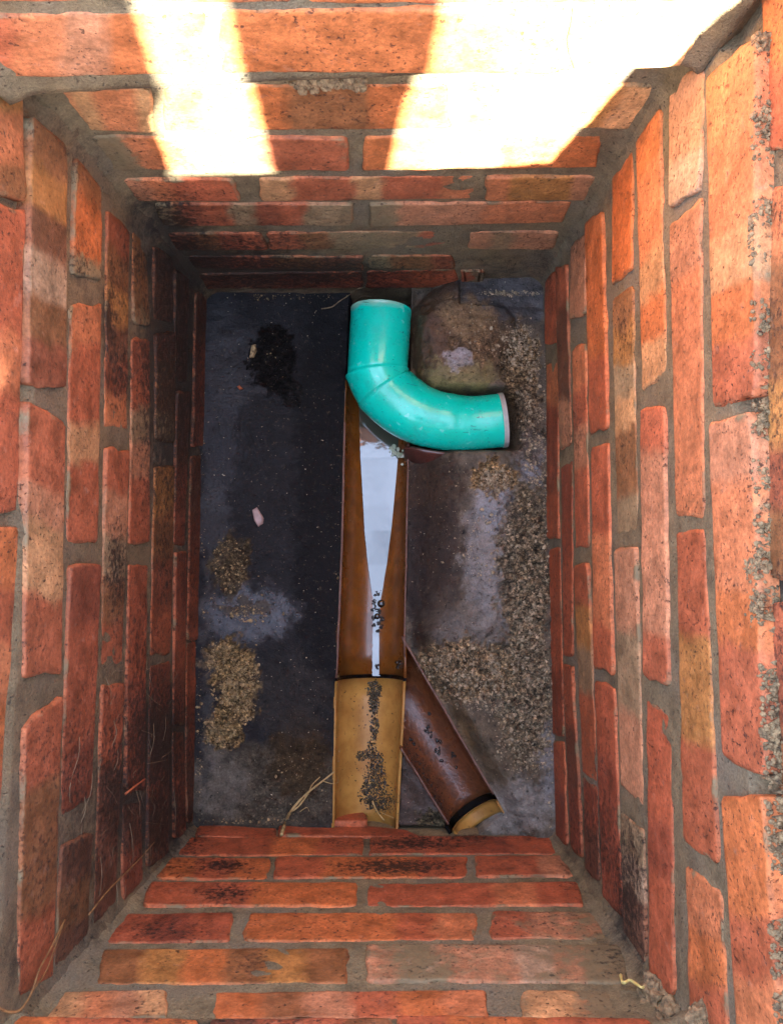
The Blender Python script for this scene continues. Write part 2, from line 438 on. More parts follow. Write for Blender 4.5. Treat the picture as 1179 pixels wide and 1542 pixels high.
# end walls: each course = offset, top line [(x,y)..], bottom line, bricks (x top-left, x top-right, x bottom-left, x bottom-right, colours, cement)
def end_wall(k, courses):
    for off, top, bot, bricks in courses:
        for q in bricks:
            tl, tr, bl, br_ = q[:4]; colours = q[4]; cem = q[5] if len(q) > 5 else '0'; rag = q[6] if len(q) > 6 else 1.
            pts = [on_wall(k, bl, interp(bot, bl), off), on_wall(k, br_, interp(bot, br_), off),
                   on_wall(k, tr, interp(top, tr), off), on_wall(k, tl, interp(top, tl), off)]
            if k == 'F': pass
            P, n, t, u = FRAME[k]
            lo, hi = pts, None
            if (pts[1] - pts[0]).dot(t) < 0:   # keep start->end along t
                pts = [pts[1], pts[0], pts[3], pts[2]]; colours = colours[::-1]; cem = cem[::-1]
            if (pts[3] - pts[0]).dot(u) < 0:
                pts = [pts[3], pts[2], pts[1], pts[0]]
            make_brick(k, pts, colours, cem, off, WROOT[k], rag=rag)
def side_wall(k, courses):
    for off, lx, rx, bricks in courses:
        for q in bricks:
            tl, tr, bl, br_ = q[:4]; colours = q[4]; cem = q[5] if len(q) > 5 else '0'; rag = q[6] if len(q) > 6 else 1.
            a = on_wall(k, interp(lx, tl), tl, off); b = on_wall(k, interp(rx, tr), tr, off)
            c = on_wall(k, interp(rx, br_), br_, off); d = on_wall(k, interp(lx, bl), bl, off)
            P, n, t, u = FRAME[k]
            if (b - a).dot(u) > 0: lo_top, hi_top, lo_bot, hi_bot = a, b, d, c
            else: lo_top, hi_top, lo_bot, hi_bot = b, a, c, d
            # top of the picture is +y
            if t.y > 0: pts = [lo_bot, lo_top, hi_top, hi_bot]; colours = colours[::-1]; cem = cem[::-1]
            else: pts = [lo_top, lo_bot, hi_bot, hi_top]
            make_brick(k, pts, colours, cem, off, WROOT[k], rag=rag)

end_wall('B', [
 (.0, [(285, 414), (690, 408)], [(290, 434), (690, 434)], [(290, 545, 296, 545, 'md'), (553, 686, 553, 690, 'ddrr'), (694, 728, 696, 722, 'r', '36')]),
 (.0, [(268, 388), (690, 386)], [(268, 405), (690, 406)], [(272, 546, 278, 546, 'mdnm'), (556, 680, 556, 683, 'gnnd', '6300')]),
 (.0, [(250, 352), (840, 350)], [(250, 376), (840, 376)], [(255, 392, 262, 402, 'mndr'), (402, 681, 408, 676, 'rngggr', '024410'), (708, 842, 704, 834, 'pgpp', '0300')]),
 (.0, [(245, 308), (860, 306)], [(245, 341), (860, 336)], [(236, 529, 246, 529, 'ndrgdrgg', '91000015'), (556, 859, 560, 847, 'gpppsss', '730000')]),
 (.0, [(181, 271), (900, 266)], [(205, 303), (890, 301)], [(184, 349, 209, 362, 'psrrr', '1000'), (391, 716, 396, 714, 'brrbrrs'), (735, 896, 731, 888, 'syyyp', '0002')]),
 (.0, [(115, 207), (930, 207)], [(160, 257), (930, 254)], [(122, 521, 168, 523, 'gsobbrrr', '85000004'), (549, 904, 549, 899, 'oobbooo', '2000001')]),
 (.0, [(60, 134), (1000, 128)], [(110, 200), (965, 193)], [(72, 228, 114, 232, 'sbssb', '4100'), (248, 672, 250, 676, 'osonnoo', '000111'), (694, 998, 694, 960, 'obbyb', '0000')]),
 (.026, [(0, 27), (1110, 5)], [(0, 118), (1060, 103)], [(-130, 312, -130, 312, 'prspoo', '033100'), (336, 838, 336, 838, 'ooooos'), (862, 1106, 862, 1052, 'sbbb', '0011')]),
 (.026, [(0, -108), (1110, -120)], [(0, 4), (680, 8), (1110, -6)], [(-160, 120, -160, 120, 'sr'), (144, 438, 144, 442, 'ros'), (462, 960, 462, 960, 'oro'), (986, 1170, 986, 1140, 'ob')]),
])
end_wall('F', [
 (.011, [(440, 1223), (560, 1220)], [(440, 1235), (560, 1234)], [(444, 548, 448, 553, 'dr')]),
 (.002, [(290, 1246), (420, 1233), (560, 1235), (640, 1254)], [(290, 1259), (640, 1258)], [(300, 416, 294, 416, 'rr'), (421, 610, 421, 636, 'rrd')]),
 (.0, [(270, 1261), (840, 1258)], [(260, 1287), (840, 1284)], [(278, 546, 268, 544, 'rror'), (560, 828, 558, 836, 'rrdr', '0001')]),
 (.0, [(240, 1292), (860, 1288)], [(240, 1323), (860, 1319)], [(246, 408, 234, 402, 'oro'), (417, 703, 412, 703, 'roor', '0000'), (716, 852, 718, 862, 'rrp')]),
 (.0, [(220, 1329), (880, 1328)], [(220, 1364), (880, 1363)], [(228, 538, 217, 534, 'rroo'), (555, 868, 552, 876, 'rrrsr', '0002')]),
 (.0, [(170, 1375), (910, 1371)], [(160, 1417), (910, 1411)], [(180, 352, 158, 342, 'rdr'), (376, 718, 368, 712, 'oooors', '000002'), (742, 895, 738, 915, 'rpp', '345')]),
 (.0, [(150, 1428), (940, 1422)], [(150, 1479), (940, 1477)], [(156, 522, 148, 520, 'nyonyn', '01100'), (552, 936, 556, 944, 'pwppwpg', '464457')]),
 (.0, [(70, 1492), (970, 1490)], [(60, 1532), (970, 1532)], [(96, 248, 68, 250, 'bspb', '01002'), (326, 730, 324, 734, 'onpros'), (788, 916, 786, 930, 'bbs', '4258')]),
 (.012, [(0, 1532), (980, 1530)], [(0, 1608), (980, 1606)], [(14, 300, -20, 300, 'orro'), (318, 590, 318, 590, 'mrrn'), (602, 972, 602, 1010, 'roorr')]),
])
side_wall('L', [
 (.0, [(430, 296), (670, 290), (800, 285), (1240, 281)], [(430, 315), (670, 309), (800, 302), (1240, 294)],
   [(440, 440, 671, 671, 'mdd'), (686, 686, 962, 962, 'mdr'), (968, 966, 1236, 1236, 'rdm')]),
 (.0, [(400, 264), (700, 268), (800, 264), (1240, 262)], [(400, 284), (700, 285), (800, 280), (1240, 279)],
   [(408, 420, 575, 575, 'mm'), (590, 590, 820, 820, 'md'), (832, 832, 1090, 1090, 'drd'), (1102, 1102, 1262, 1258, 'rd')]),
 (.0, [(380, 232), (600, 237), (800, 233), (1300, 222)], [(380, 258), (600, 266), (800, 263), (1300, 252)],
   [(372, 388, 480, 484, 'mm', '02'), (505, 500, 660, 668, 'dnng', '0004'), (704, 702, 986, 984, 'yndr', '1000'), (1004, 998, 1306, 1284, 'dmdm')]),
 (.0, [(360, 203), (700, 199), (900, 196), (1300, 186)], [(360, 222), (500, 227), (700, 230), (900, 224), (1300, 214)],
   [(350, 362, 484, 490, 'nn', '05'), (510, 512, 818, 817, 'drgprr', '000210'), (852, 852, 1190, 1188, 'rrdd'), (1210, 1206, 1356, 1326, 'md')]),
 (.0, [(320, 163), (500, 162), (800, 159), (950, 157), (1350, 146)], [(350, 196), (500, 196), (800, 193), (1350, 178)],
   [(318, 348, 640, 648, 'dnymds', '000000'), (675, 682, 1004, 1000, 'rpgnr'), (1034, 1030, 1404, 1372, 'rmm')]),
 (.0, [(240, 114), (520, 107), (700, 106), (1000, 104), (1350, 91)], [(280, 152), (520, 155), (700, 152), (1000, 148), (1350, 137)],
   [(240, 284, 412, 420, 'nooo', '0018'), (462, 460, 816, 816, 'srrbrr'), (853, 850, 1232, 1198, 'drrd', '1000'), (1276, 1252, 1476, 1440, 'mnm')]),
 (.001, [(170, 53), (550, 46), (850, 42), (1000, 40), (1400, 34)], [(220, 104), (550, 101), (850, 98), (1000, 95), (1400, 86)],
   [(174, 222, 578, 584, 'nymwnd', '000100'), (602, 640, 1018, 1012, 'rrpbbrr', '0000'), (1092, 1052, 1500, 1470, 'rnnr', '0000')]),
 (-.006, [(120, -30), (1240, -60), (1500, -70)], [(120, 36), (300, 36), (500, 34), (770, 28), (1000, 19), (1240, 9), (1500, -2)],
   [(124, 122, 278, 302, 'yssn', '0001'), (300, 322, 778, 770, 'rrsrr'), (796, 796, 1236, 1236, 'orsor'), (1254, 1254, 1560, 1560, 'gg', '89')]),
])
side_wall('R', [
 (.0, [(400, 819), (700, 821), (1000, 828), (1250, 838)], [(400, 836), (700, 839), (1000, 843), (1250, 853)],
   [(414, 408, 519, 516, 'rr'), (549, 544, 811, 809, 'sddr'), (828, 826, 1106, 1108, 'rrd'), (1116, 1120, 1258, 1272, 'rd')]),
 (.0, [(400, 837), (700, 842), (1000, 848), (1250, 858)], [(400, 853), (700, 859), (1000, 861), (1250, 874)],
   [(404, 400, 676, 668, 'rmmp', '0023'), (703, 696, 986, 990, 'ddrr'), (1000, 1006, 1276, 1294, 'rmd')]),
 (.0, [(370, 858), (700, 862), (1000, 867), (1340, 882)], [(350, 880), (700, 881), (1000, 889), (1340, 902)],
   [(372, 350, 480, 472, 'pp', '13'), (527, 518, 826, 822, 'srprr', '0130'), (852, 850, 1164, 1178, 'rygrr'), (1172, 1188, 1308, 1330, 'dm')]),
 (.0, [(330, 882), (500, 885), (700, 888), (900, 891), (1360, 906)], [(330, 907), (500, 912), (700, 914), (900, 919), (1360, 934)],
   [(336, 320, 651, 646, 'oooorr'), (676, 668, 1004, 1012, 'rrssr', '0020'), (1026, 1036, 1350, 1380, 'rdd')]),
 (.0, [(260, 919), (700, 925), (950, 928), (1200, 932), (1440, 940)], [(230, 949), (700, 953), (950, 961), (1200, 965), (1440, 972)],
   [(262, 224, 430, 402, 'oo'), (452, 430, 806, 800, 'nygbnng', '010020'), (828, 824, 1182, 1214, 'ppggpp', '0021'), (1222, 1254, 1440, 1462, 'gwmm', '3200')]),
 (.0, [(210, 958), (700, 965), (900, 967), (1200, 972), (1500, 980)], [(170, 993), (400, 998), (700, 999), (900, 1003), (1400, 1011), (1500, 1014)],
   [(214, 163, 590, 560, 'ossbob', '0000'), (616, 614, 1018, 1032, 'rppppr'), (1052, 1080, 1484, 1500, 'rrdrr')]),
 (.0, [(117, 1004), (400, 1008), (700, 1013), (1000, 1021), (1400, 1032)], [(104, 1056), (400, 1051), (700, 1053), (1000, 1063), (1200, 1075), (1500, 1090)],
   [(117, 104, 314, 284, 'ppw', '1002'), (340, 304, 778, 776, 'pssss', '0000'), (802, 800, 1264, 1300, 'rryyrr'), (1304, 1346, 1560, 1560, 'sor')]),
 (.0, [(117, 1062), (500, 1068), (700, 1072), (1000, 1079), (1200, 1089), (1500, 1102)], [(61, 1136), (400, 1130), (640, 1132), (900, 1140), (1200, 1151), (1500, 1166)],
   [(120, 57, 612, 596, 'sssbor', '0000'), (640, 620, 1138, 1172, 'pssorr', '1000'), (1200, 1200, 1570, 1570, 'oors', '0000')]),
 (-.009, [(0, 1148), (500, 1151), (900, 1158), (1200, 1168), (1550, 1182)], [(0, 1232), (500, 1234), (900, 1242), (1550, 1270)],
   [(-160, -160, 224, 232, 'sor'), (286, 272, 868, 868, 'snnydn'), (906, 906, 1400, 1420, 'rdnor'), (1430, 1440, 1700, 1700, 'ro')]),
])
# courses above the picture's edge, up to the ground
def fill_courses(k, h0, h1, off, phase):
    P, n, t, u = FRAME[k]
    h = h0; row = 0
    span = (-.335, .40) if k in 'LR' else (-.275, .215)
    while h + .05 < h1:
        top = min(h + .065, h1)
        s = span[0] - .11 * ((row + phase) % 2)
        while s < span[1]:
            a, b = max(s, span[0]), min(s + .215, span[1])
            if b - a > .03:
                def pt(sv, hv):
                    base = P + n * off
                    if k in 'LR':
                        yy = sv
                        q = Vector((0, yy, hv)); d = (q - base).dot(n); return Vector((-d / n.x, yy, hv))
                    q = Vector((sv, 0, hv)); d = (q - base).dot(n); return Vector((sv, -d / n.y, hv))
                A, B, C, D = pt(a, h), pt(b, h), pt(b, top), pt(a, top)
                if (B - A).dot(t) < 0: A, B, C, D = B, A, D, C
                make_brick(k, [A, B, C, D], random.choice(['ors', 'rr', 'so', 'rdr', 'obs']), '0', off, WROOT[k])
            s += .225
        h += .075; row += 1
fill_courses('L', .556, RIM, -.03, 0)
fill_courses('F', .520, RIM, .012, 1)

# mortar bodies behind the bricks
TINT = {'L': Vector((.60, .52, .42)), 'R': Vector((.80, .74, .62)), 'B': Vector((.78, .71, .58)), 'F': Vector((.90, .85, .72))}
def mortar(k, recess, steps):
    P, n, t, u = FRAME[k]
    h0, h1 = -.09, RIM + .004
    if k in 'LR': s0, s1 = -.40, .47
    else: s0, s1 = -.33, .27
    ds = .0065; ns = int((s1 - s0) / ds); nh = int((h1 - h0) / ds)
    # corner positions along the wall, for the mortar fillets
    V = []; dv = []
    for j in range(nh + 1):
        for i in range(ns + 1):
            s = s0 + (s1 - s0) * i / ns; h = h0 + (h1 - h0) * j / nh
            off = -recess
            for hh, oo in steps:
                if h > hh: off = oo - recess
            base = P + n * off
            if k in 'LR':
                q = Vector((0, s, h)); q = Vector((-(q - base).dot(n) / n.x, s, h))
                e = min(abs((q - FRAME['B'][0]).dot(FRAME['B'][1])), abs((q - FRAME['F'][0]).dot(FRAME['F'][1])))
            else:
                q = Vector((s, 0, h)); q = Vector((s, -(q - base).dot(n) / n.y, h))
                e = min(abs((q - FRAME['L'][0]).dot(FRAME['L'][1])), abs((q - FRAME['R'][0]).dot(FRAME['R'][1])))
            fil = max(0, 1 - e / .016); z = .010 * fil * fil
            z += fbm(q * 70) * .0009 + noise.noise(q * 16) * .0010
            q = q + n * z
            V.append(q); dv.append(dirt_shade_at(q) if j % 1 == 0 else 0)
    w = ns + 1
    F = [(j * w + i, j * w + i + 1, (j + 1) * w + i + 1, (j + 1) * w + i) for j in range(nh) for i in range(ns)]
    b = len(V)
    c4 = [0, ns, nh * w + ns, nh * w]
    for i in c4: V.append(V[i] - n * .11); dv.append(0)
    F += [tuple([*range(0, ns + 1)][::-1] + [b, b + 1]), tuple([*range(nh * w, nh * w + ns + 1)] + [b + 2, b + 3]),
          tuple([j * w for j in range(nh + 1)] + [b + 3, b]), tuple([j * w + ns for j in range(nh, -1, -1)] + [b + 1, b + 2]), (b + 3, b + 2, b + 1, b)]
    return mesh_obj('mortar', V, F, M['mortar'], WROOT[k], True, {'dirt_shade': ('FLOAT', dv), 'tint': ('FLOAT_COLOR', [TINT[k]] * len(V))})
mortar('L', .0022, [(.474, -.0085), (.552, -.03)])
mortar('R', .0022, [(.564, -.010)])
mortar('B', .0020, [(.53, .026)])
mortar('F', .0018, [(.438, .010)])

# ------------------------------------------------------------------ ground around the pit (above the picture)
gx0, gx1, gy0, gy1 = -.31, .225, -.335, .37
V = []; F = []
outer = [(-40, -40), (40, -40), (40, 40), (-40, 40)]; inner = [(gx0, gy0), (gx1, gy0), (gx1, gy1), (gx0, gy1)]
for z in (RIM, RIM - .12):
    V += [(x, y, z) for x, y in outer] + [(x, y, z) for x, y in inner]
for i in range(4):
    j = (i + 1) % 4
    F.append((i, j, 4 + j, 4 + i)); F.append((8 + j, 8 + i, 12 + i, 12 + j)); F.append((4 + i, 4 + j, 12 + j, 12 + i))
tag(mesh_obj('ground', V, F, M['soil'], None, False), kind='structure')

# ------------------------------------------------------------------ the channel and the pipes on the floor
def lerp(a, b, f): return a + (b - a) * f
def rim_z(py):            # level of the channel rim, by the photo row it lies under
    return lerp(-.024, -.012, sstep(560, 1020, py)) if py < 1022 else lerp(-.013, -.020, (py - 1022) / 200)
RIM_L = [(540, 524), (600, 521), (800, 517), (1020, 508), (1030, 506), (1215, 503), (1260, 502)]
RIM_R = [(540, 616), (600, 615), (700, 613), (870, 610), (960, 608), (1020, 608), (1030, 608), (1215, 598), (1260, 596)]
def trough(name, rows, mat, parent, segs=22, thick=.0035, squash=1.0, a0=0.0, a1=1.0):
    """half pipe: rows of (left rim point, right rim point)"""
    V = []; F = []
    for sgn in (0, 1):
        for A, B in rows:
            c = (A + B) / 2; h = (B - A) / 2; r = h.length + (thick if sgn else 0); e = h.normalized()
            for i in range(segs + 1):
                th = math.pi * lerp(a0, a1, i / segs)
                V.append(c - e * (r * math.cos(th)) + Vector((0, 0, -r * squash * math.sin(th))))
    m = segs + 1; nr = len(rows)
    for j in range(nr - 1):
        for i in range(segs):
            F.append((j * m + i, j * m + i + 1, (j + 1) * m + i + 1, (j + 1) * m + i))
            b = nr * m
            F.append((b + (j + 1) * m + i, b + (j + 1) * m + i + 1, b + j * m + i + 1, b + j * m + i))
        for i in (0, segs):
            b = nr * m; F.append((j * m + i, (j + 1) * m + i, b + (j + 1) * m + i, b + j * m + i))
    for j in (0, nr - 1):
        b = nr * m
        for i in range(segs): F.append((j * m + i, j * m + i + 1, b + j * m + i + 1, b + j * m + i))
    o = mesh_obj(name, V, F, mat, parent)
    return o
def rows_px(y0, y1, nstep, dz=0, inset=0):
    out = []
    for i in range(nstep + 1):
        y = lerp(y0, y1, i / nstep); z = rim_z(y) + dz
        A = at(interp(RIM_L, y), y, z); B = at(interp(RIM_R, y), y, z); e = (B - A).normalized()
        out.append((A + e * inset, B - e * inset))
    return out
ch = empty('channel_fitting', at(560, 850, -.06))
tag(ch, 'glossy brown open drain channel with an angled side branch and standing water', 'drain channel')
chan_rows = rows_px(572, 1021, 14)
main_ch = trough('main_channel', chan_rows, M['channel'], ch)
def strip(name, pts, w, hgt, mat, parent=None):
    """a thin lip along a line of points"""
    V = []; F = []
    for i, p in enumerate(pts):
        d = (pts[min(i + 1, len(pts) - 1)] - pts[max(i - 1, 0)]).normalized(); sd = Vector((d.y, -d.x, 0)).normalized()
        for a, b in ((-w, -hgt), (-w, hgt * .6), (-w * .4, hgt), (w * .4, hgt), (w, hgt * .6), (w, -hgt)):
            wob = noise.noise(p * 90) * .0006
            V.append(p + sd * (a + wob) + Vector((0, 0, b + wob)))
    for i in range(len(pts) - 1):
        for k in range(5): F.append((i * 6 + k, i * 6 + k + 1, i * 6 + 7 + k, i * 6 + 6 + k))
    F += [tuple(range(6)), tuple(range(len(V) - 6, len(V)))]
    return mesh_obj(name, V, F, mat, parent)
strip('channel_lip', [a + Vector((-.001, 0, .0005)) for a, b in chan_rows[2:]], .0014, .0016, M['edge'], main_ch)
strip('channel_lip', [b + Vector((.001, 0, .0005)) for a, b in chan_rows[3:-1]], .0012, .0014, M['edge'], main_ch)
# branch
def bp(x, y, z): return at(x, y, z)
br_rows = []
for i in range(11):
    f = i / 10
    z = lerp(-.014, -.006, f)
    R_ = at(lerp(594, 742, f), lerp(942, 1196, f), z); L_ = at(lerp(518, 676, f), lerp(986, 1240, f), z)
    br_rows.append((L_, R_))
# branch arm is trimmed where it meets the main channel
def branch():
    segs = 22; V = []; F = []; keep = {}
    full = []
    fine = []
    for i in range(31):
        f = i / 30; k = f * 10; a = min(9, int(k)); g = k - a
        fine.append((br_rows[a][0].lerp(br_rows[a + 1][0], g), br_rows[a][1].lerp(br_rows[a + 1][1], g)))
    for A, B in fine:
        c = (A + B) / 2; h = (B - A) / 2; r = h.length; e = h.normalized()
        full.append([c - e * (r * math.cos(math.pi * i / segs)) + Vector((0, 0, -r * math.sin(math.pi * i / segs))) for i in range(segs + 1)])
    bm = bmesh.new(); grid = [[bm.verts.new(p) for p in row] for row in full]
    for j in range(len(full) - 1):
        for i in range(segs): bm.faces.new((grid[j][i], grid[j][i + 1], grid[j + 1][i + 1], grid[j + 1][i]))
    pa = at(interp(RIM_R, 965), 965, -.014); pb = at(interp(RIM_R, 1160), 1160, -.016); dr = (pb - pa).normalized()
    nrm = Vector((-dr.y, dr.x, 0))
    if nrm.x < 0: nrm = -nrm
    bmesh.ops.bisect_plane(bm, geom=bm.verts[:] + bm.edges[:] + bm.faces[:], plane_co=pa + nrm * .0015, plane_no=nrm, clear_inner=True)
    bm.verts.index_update(); V = [v.co.copy() for v in bm.verts]; F = [tuple(v.index for v in f.verts) for f in bm.faces]; bm.free()
    # give the wall some thickness
    o = mesh_obj('branch_channel', V, F, M['branch'], ch)
    md = o.modifiers.new('wall', 'SOLIDIFY'); md.thickness = .003; md.offset = 1
    return fine, o
bfine, branch_o = branch()
strip('branch_lip', [b + Vector((.0008, .0004, .0008)) for a, b in bfine[2:]], .0016, .0018, M['edge'], branch_o)
strip('branch_lip', [a + Vector((-.0008, -.0004, .0008)) for a, b in bfine[19:]], .0014, .0016, M['edge'], branch_o)
def seal(name, rows, parent, thick=.0032):
    return trough(name, rows, M['rubber'], parent, thick=thick)
r0 = rows_px(1020, 1026, 1, dz=-.0004, inset=.0006)
seal('seal_ring', r0, ch, .004)
A0, B0 = bfine[-1]; dirb = ((bfine[-1][0] - bfine[-5][0])).normalized()
up1 = Vector((0, 0, .0008)); e = (B0 - A0).normalized()
seal('seal_ring', [(A0 - e * .003 + up1, B0 + e * .003 + up1), (A0 - e * .003 + dirb * .011 + up1, B0 + e * .003 + dirb * .011 + up1)], ch, .004)
tag(trough('drain_pipe', rows_px(1026, 1262, 8, dz=.0006, inset=.0008), M['yellow']
           , None), 'ochre half pipe strewn with black silt, running under the near brick wall', 'drain pipe', 'ochre drain pipes')
ins = .002
tag(trough('drain_pipe', [(A0 + e * ins + dirb * (.010 + .0045 * i), B0 - e * ins + dirb * (.010 + .0045 * i)) for i in range(5)], M['yellow'], None),
    'short clean ochre pipe stub past the black seal of the angled branch', 'drain pipe', 'ochre drain pipes')

# ------------------------------------------------------------------ water lying in the channel
def chan_profile(py):
    y = py; z = rim_z(y); A = at(interp(RIM_L, y), y, z); B = at(interp(RIM_R, y), y, z); return (A + B) / 2, (B - A).length / 2
WL = [(560, 540), (640, 541), (690, 543), (760, 547), (800, 549), (850, 554), (885, 559), (905, 562), (960, 561), (1020, 561)]
WR = [(560, 602), (640, 604), (690, 604), (760, 598), (800, 593), (850, 587), (885, 581), (905, 577), (960, 574), (1020, 576)]
V = []; F = []
rowsW = []
for i in range(150):
    y = lerp(585, 1018, i / 149)
    c, r = chan_profile(y)
    wob = fbm(Vector((y * .06, 0, 1))) * (2.2 if y > 895 else .3) + noise.noise(Vector((y * .3, 3, 1))) * (1.2 if y > 895 else .7)
    zc = c.z - r
    # water level follows its measured half width inside the round channel
    xl, xr = interp(WL, y) + wob, interp(WR, y) - wob
    A = at(interp(WL, y), y, zc); B = at(interp(WR, y), y, zc); hw = (B - A).length / 2
    zz = c.z - math.sqrt(max(0, r * r - hw * hw)) + .0006
    mid = c.x; 
    for k in range(7):
        f = k / 6; p = at(lerp(xl, xr, f), y, zz); V.append(p)
for i in range(149):
    for k in range(6): F.append((i * 7 + k, i * 7 + k + 1, i * 7 + 8 + k, i * 7 + 7 + k))
wat = tag(mesh_obj('water', V, F, M['water']), kind='structure')

# ------------------------------------------------------------------ turquoise bend
def sweep(name, path, mat, parent, segs=36, thick=.003, smear=None, closed_ends=True):
    """path: list of (point, tangent, radius); a hollow pipe"""
    V = []; F = []; at_ = []
    for layer in (0, 1):
        for p, tg, r in path:
            tg = tg.normalized(); sx = tg.cross(Vector((0, 0, 1))).normalized(); sy = sx.cross(tg).normalized()
            rr = r - layer * thick
            for i in range(segs):
                a = 2 * math.pi * i / segs; q = p + sx * (rr * math.cos(a)) + sy * (rr * math.sin(a)); V.append(q)
                at_.append(smear(q) if smear else 0)
    m = len(path)
    for j in range(m - 1):
        for i in range(segs):
            i2 = (i + 1) % segs
            F.append((j * segs + i, j * segs + i2, (j + 1) * segs + i2, (j + 1) * segs + i))
            b = m * segs; F.append((b + (j + 1) * segs + i, b + (j + 1) * segs + i2, b + j * segs + i2, b + j * segs + i))
    for j in (0, m - 1):
        for i in range(segs):
            i2 = (i + 1) % segs; b = m * segs
            F.append((j * segs + i, j * segs + i2, b + j * segs + i2, b + j * segs + i))
    return mesh_obj(name, V, F, mat, parent, True, {'cem': ('FLOAT', at_)})
bend = empty('pipe_bend', at(580, 590, -.03))
tag(bend, 'turquoise plastic pipe bend lying over the head of the brown channel and turning right', 'pipe bend')
def smear(q):
    x, y = to_px(q)
    return (max(0, 1 - (y - 452) / 18) * .8 + max(0, 1 - abs(x - 530) / 14) * max(0, 1 - (y - 452) / 40) * .5) if y < 495 else 0.0
Zb = .004
c0 = at(574, 467, Zb); c1 = at(568, 563, Zb + .002); c2 = at(577, 594, Zb + .002); 
t01 = (c1 - c0).normalized()
# socket: straight
T1 = (t01 + Vector((.22, -1, 0)).normalized()).normalized()
path = [(c0.lerp(c1, f), t01, .0385 + .001 * (1 - f)) for f in (0, .05, .2, .4, .6, .8, .94)]
path.append((c1, Vector((.10, -1, 0)), .0383))
sweep('pipe_socket', path, M['bend'], bend, smear=smear)
# wedge between the two mitre seams
tw = Vector((.42, -1, 0)).normalized()
cw0 = c1; cw1 = at(579, 588, Zb + .001)
sweep('mitre_segment', [(cw0 + Vector((0, .0006, 0)), Vector((.12, -1, 0)), .0412), (cw0.lerp(cw1, .12), Vector((.16, -1, 0)), .0404), (cw0.lerp(cw1, .5), Vector((.35, -1, 0)), .0396), (cw0.lerp(cw1, .88), Vector((.55, -1, 0)), .0386), (cw1, Vector((.62, -1, 0)), .0386)], M['bend'], bend)
ctrl = [at(580, 587, Zb), at(600, 605, Zb), at(624, 621, Zb), at(652, 631, Zb - .001), at(684, 636, Zb - .002), at(712, 637, Zb - .003), at(736, 635, Zb - .003), at(754, 633, Zb - .003)]
pth = []
N = 28
def cat(p0, p1, p2, p3, f):
    return .5 * ((2 * p1) + (p2 - p0) * f + (2 * p0 - 5 * p1 + 4 * p2 - p3) * f * f + (3 * p1 - p0 - 3 * p2 + p3) * f ** 3)
pp = []
for i in range(N + 1):
    k = i / N * (len(ctrl) - 1); a = min(len(ctrl) - 2, int(k)); g = k - a
    pp.append(cat(ctrl[max(0, a - 1)], ctrl[a], ctrl[a + 1], ctrl[min(len(ctrl) - 1, a + 2)], g))
for i, p in enumerate(pp):
    tg = pp[min(N, i + 1)] - pp[max(0, i - 1)]
    if i == 0: tg = Vector((.62, -1, 0))
    if i == 1: tg = tg.normalized() + Vector((.62, -1, 0)).normalized() * .4
    f = i / N
    r = lerp(.0398, .0345, sstep(.1, .8, f)) + (.0006 if i == 0 else 0)
    if 0.50 < f < .54: r += .0007
    pth.append((p, tg, r))
arm_o = sweep('pipe_arm', pth, M['bend'], bend)
endp, endt, endr = pth[-1]
sweep('pipe_rim', [(endp - endt.normalized() * .001, endt, endr + .0008), (endp + endt.normalized() * .0050, endt, endr + .0008)], M['rim'], arm_o, thick=.006)

# ------------------------------------------------------------------ concrete benching
def blob(x, y, bx, by, rx, ry, pw=1.0):
    return math.exp(-(((x - bx) / rx) ** 2 + ((y - by) / ry) ** 2) * pw)
# colour patches, wet sheen spots painted paler: px x, y, rx, ry, strength, colour, wetness, graininess
PATCH_L = [(420, 700, 170, 330, .8, lin(14, 14, 17), .34, .55), (490, 760, 46, 330, .95, lin(6, 6, 8), .2, .5),
  (330, 600, 30, 160, .5, lin(28, 30, 36), .6, .2), (375, 925, 66, 40, .8, lin(48, 49, 54), 1.1, .25), (325, 800, 20, 80, .45, lin(36, 36, 38), .8, .4), (360, 560, 46, 50, .6, lin(22, 23, 26), .55, .3), (345, 500, 36, 30, .5, lin(24, 25, 28), .55, .3),
  (412, 545, 34, 55, .9, lin(16, 13, 11), .15, 1.), (440, 590, 16, 22, .8, lin(20, 18, 16), .2, 1.),
  (345, 852, 30, 46, .6, lin(84, 70, 46), .15, .95), (372, 915, 44, 12, .5, lin(74, 62, 42), .2, .92), (345, 998, 42, 32, .95, lin(136, 112, 74), .1, 1.), (364, 1048, 30, 34, .9, lin(136, 112, 74), .1, 1.), (334, 1096, 28, 32, .95, lin(136, 112, 74), .1, 1.),
  (400, 1190, 120, 66, .8, lin(84, 76, 62), .05, .7), (450, 1140, 44, 60, .8, lin(56, 42, 22), .15, .7), (330, 1180, 40, 50, .6, lin(100, 94, 84), .15, .5), (440, 1050, 60, 60, .6, lin(46, 42, 38), .2, .5), (310, 1040, 8, 180, .5, lin(66, 64, 62), .3, .5)]
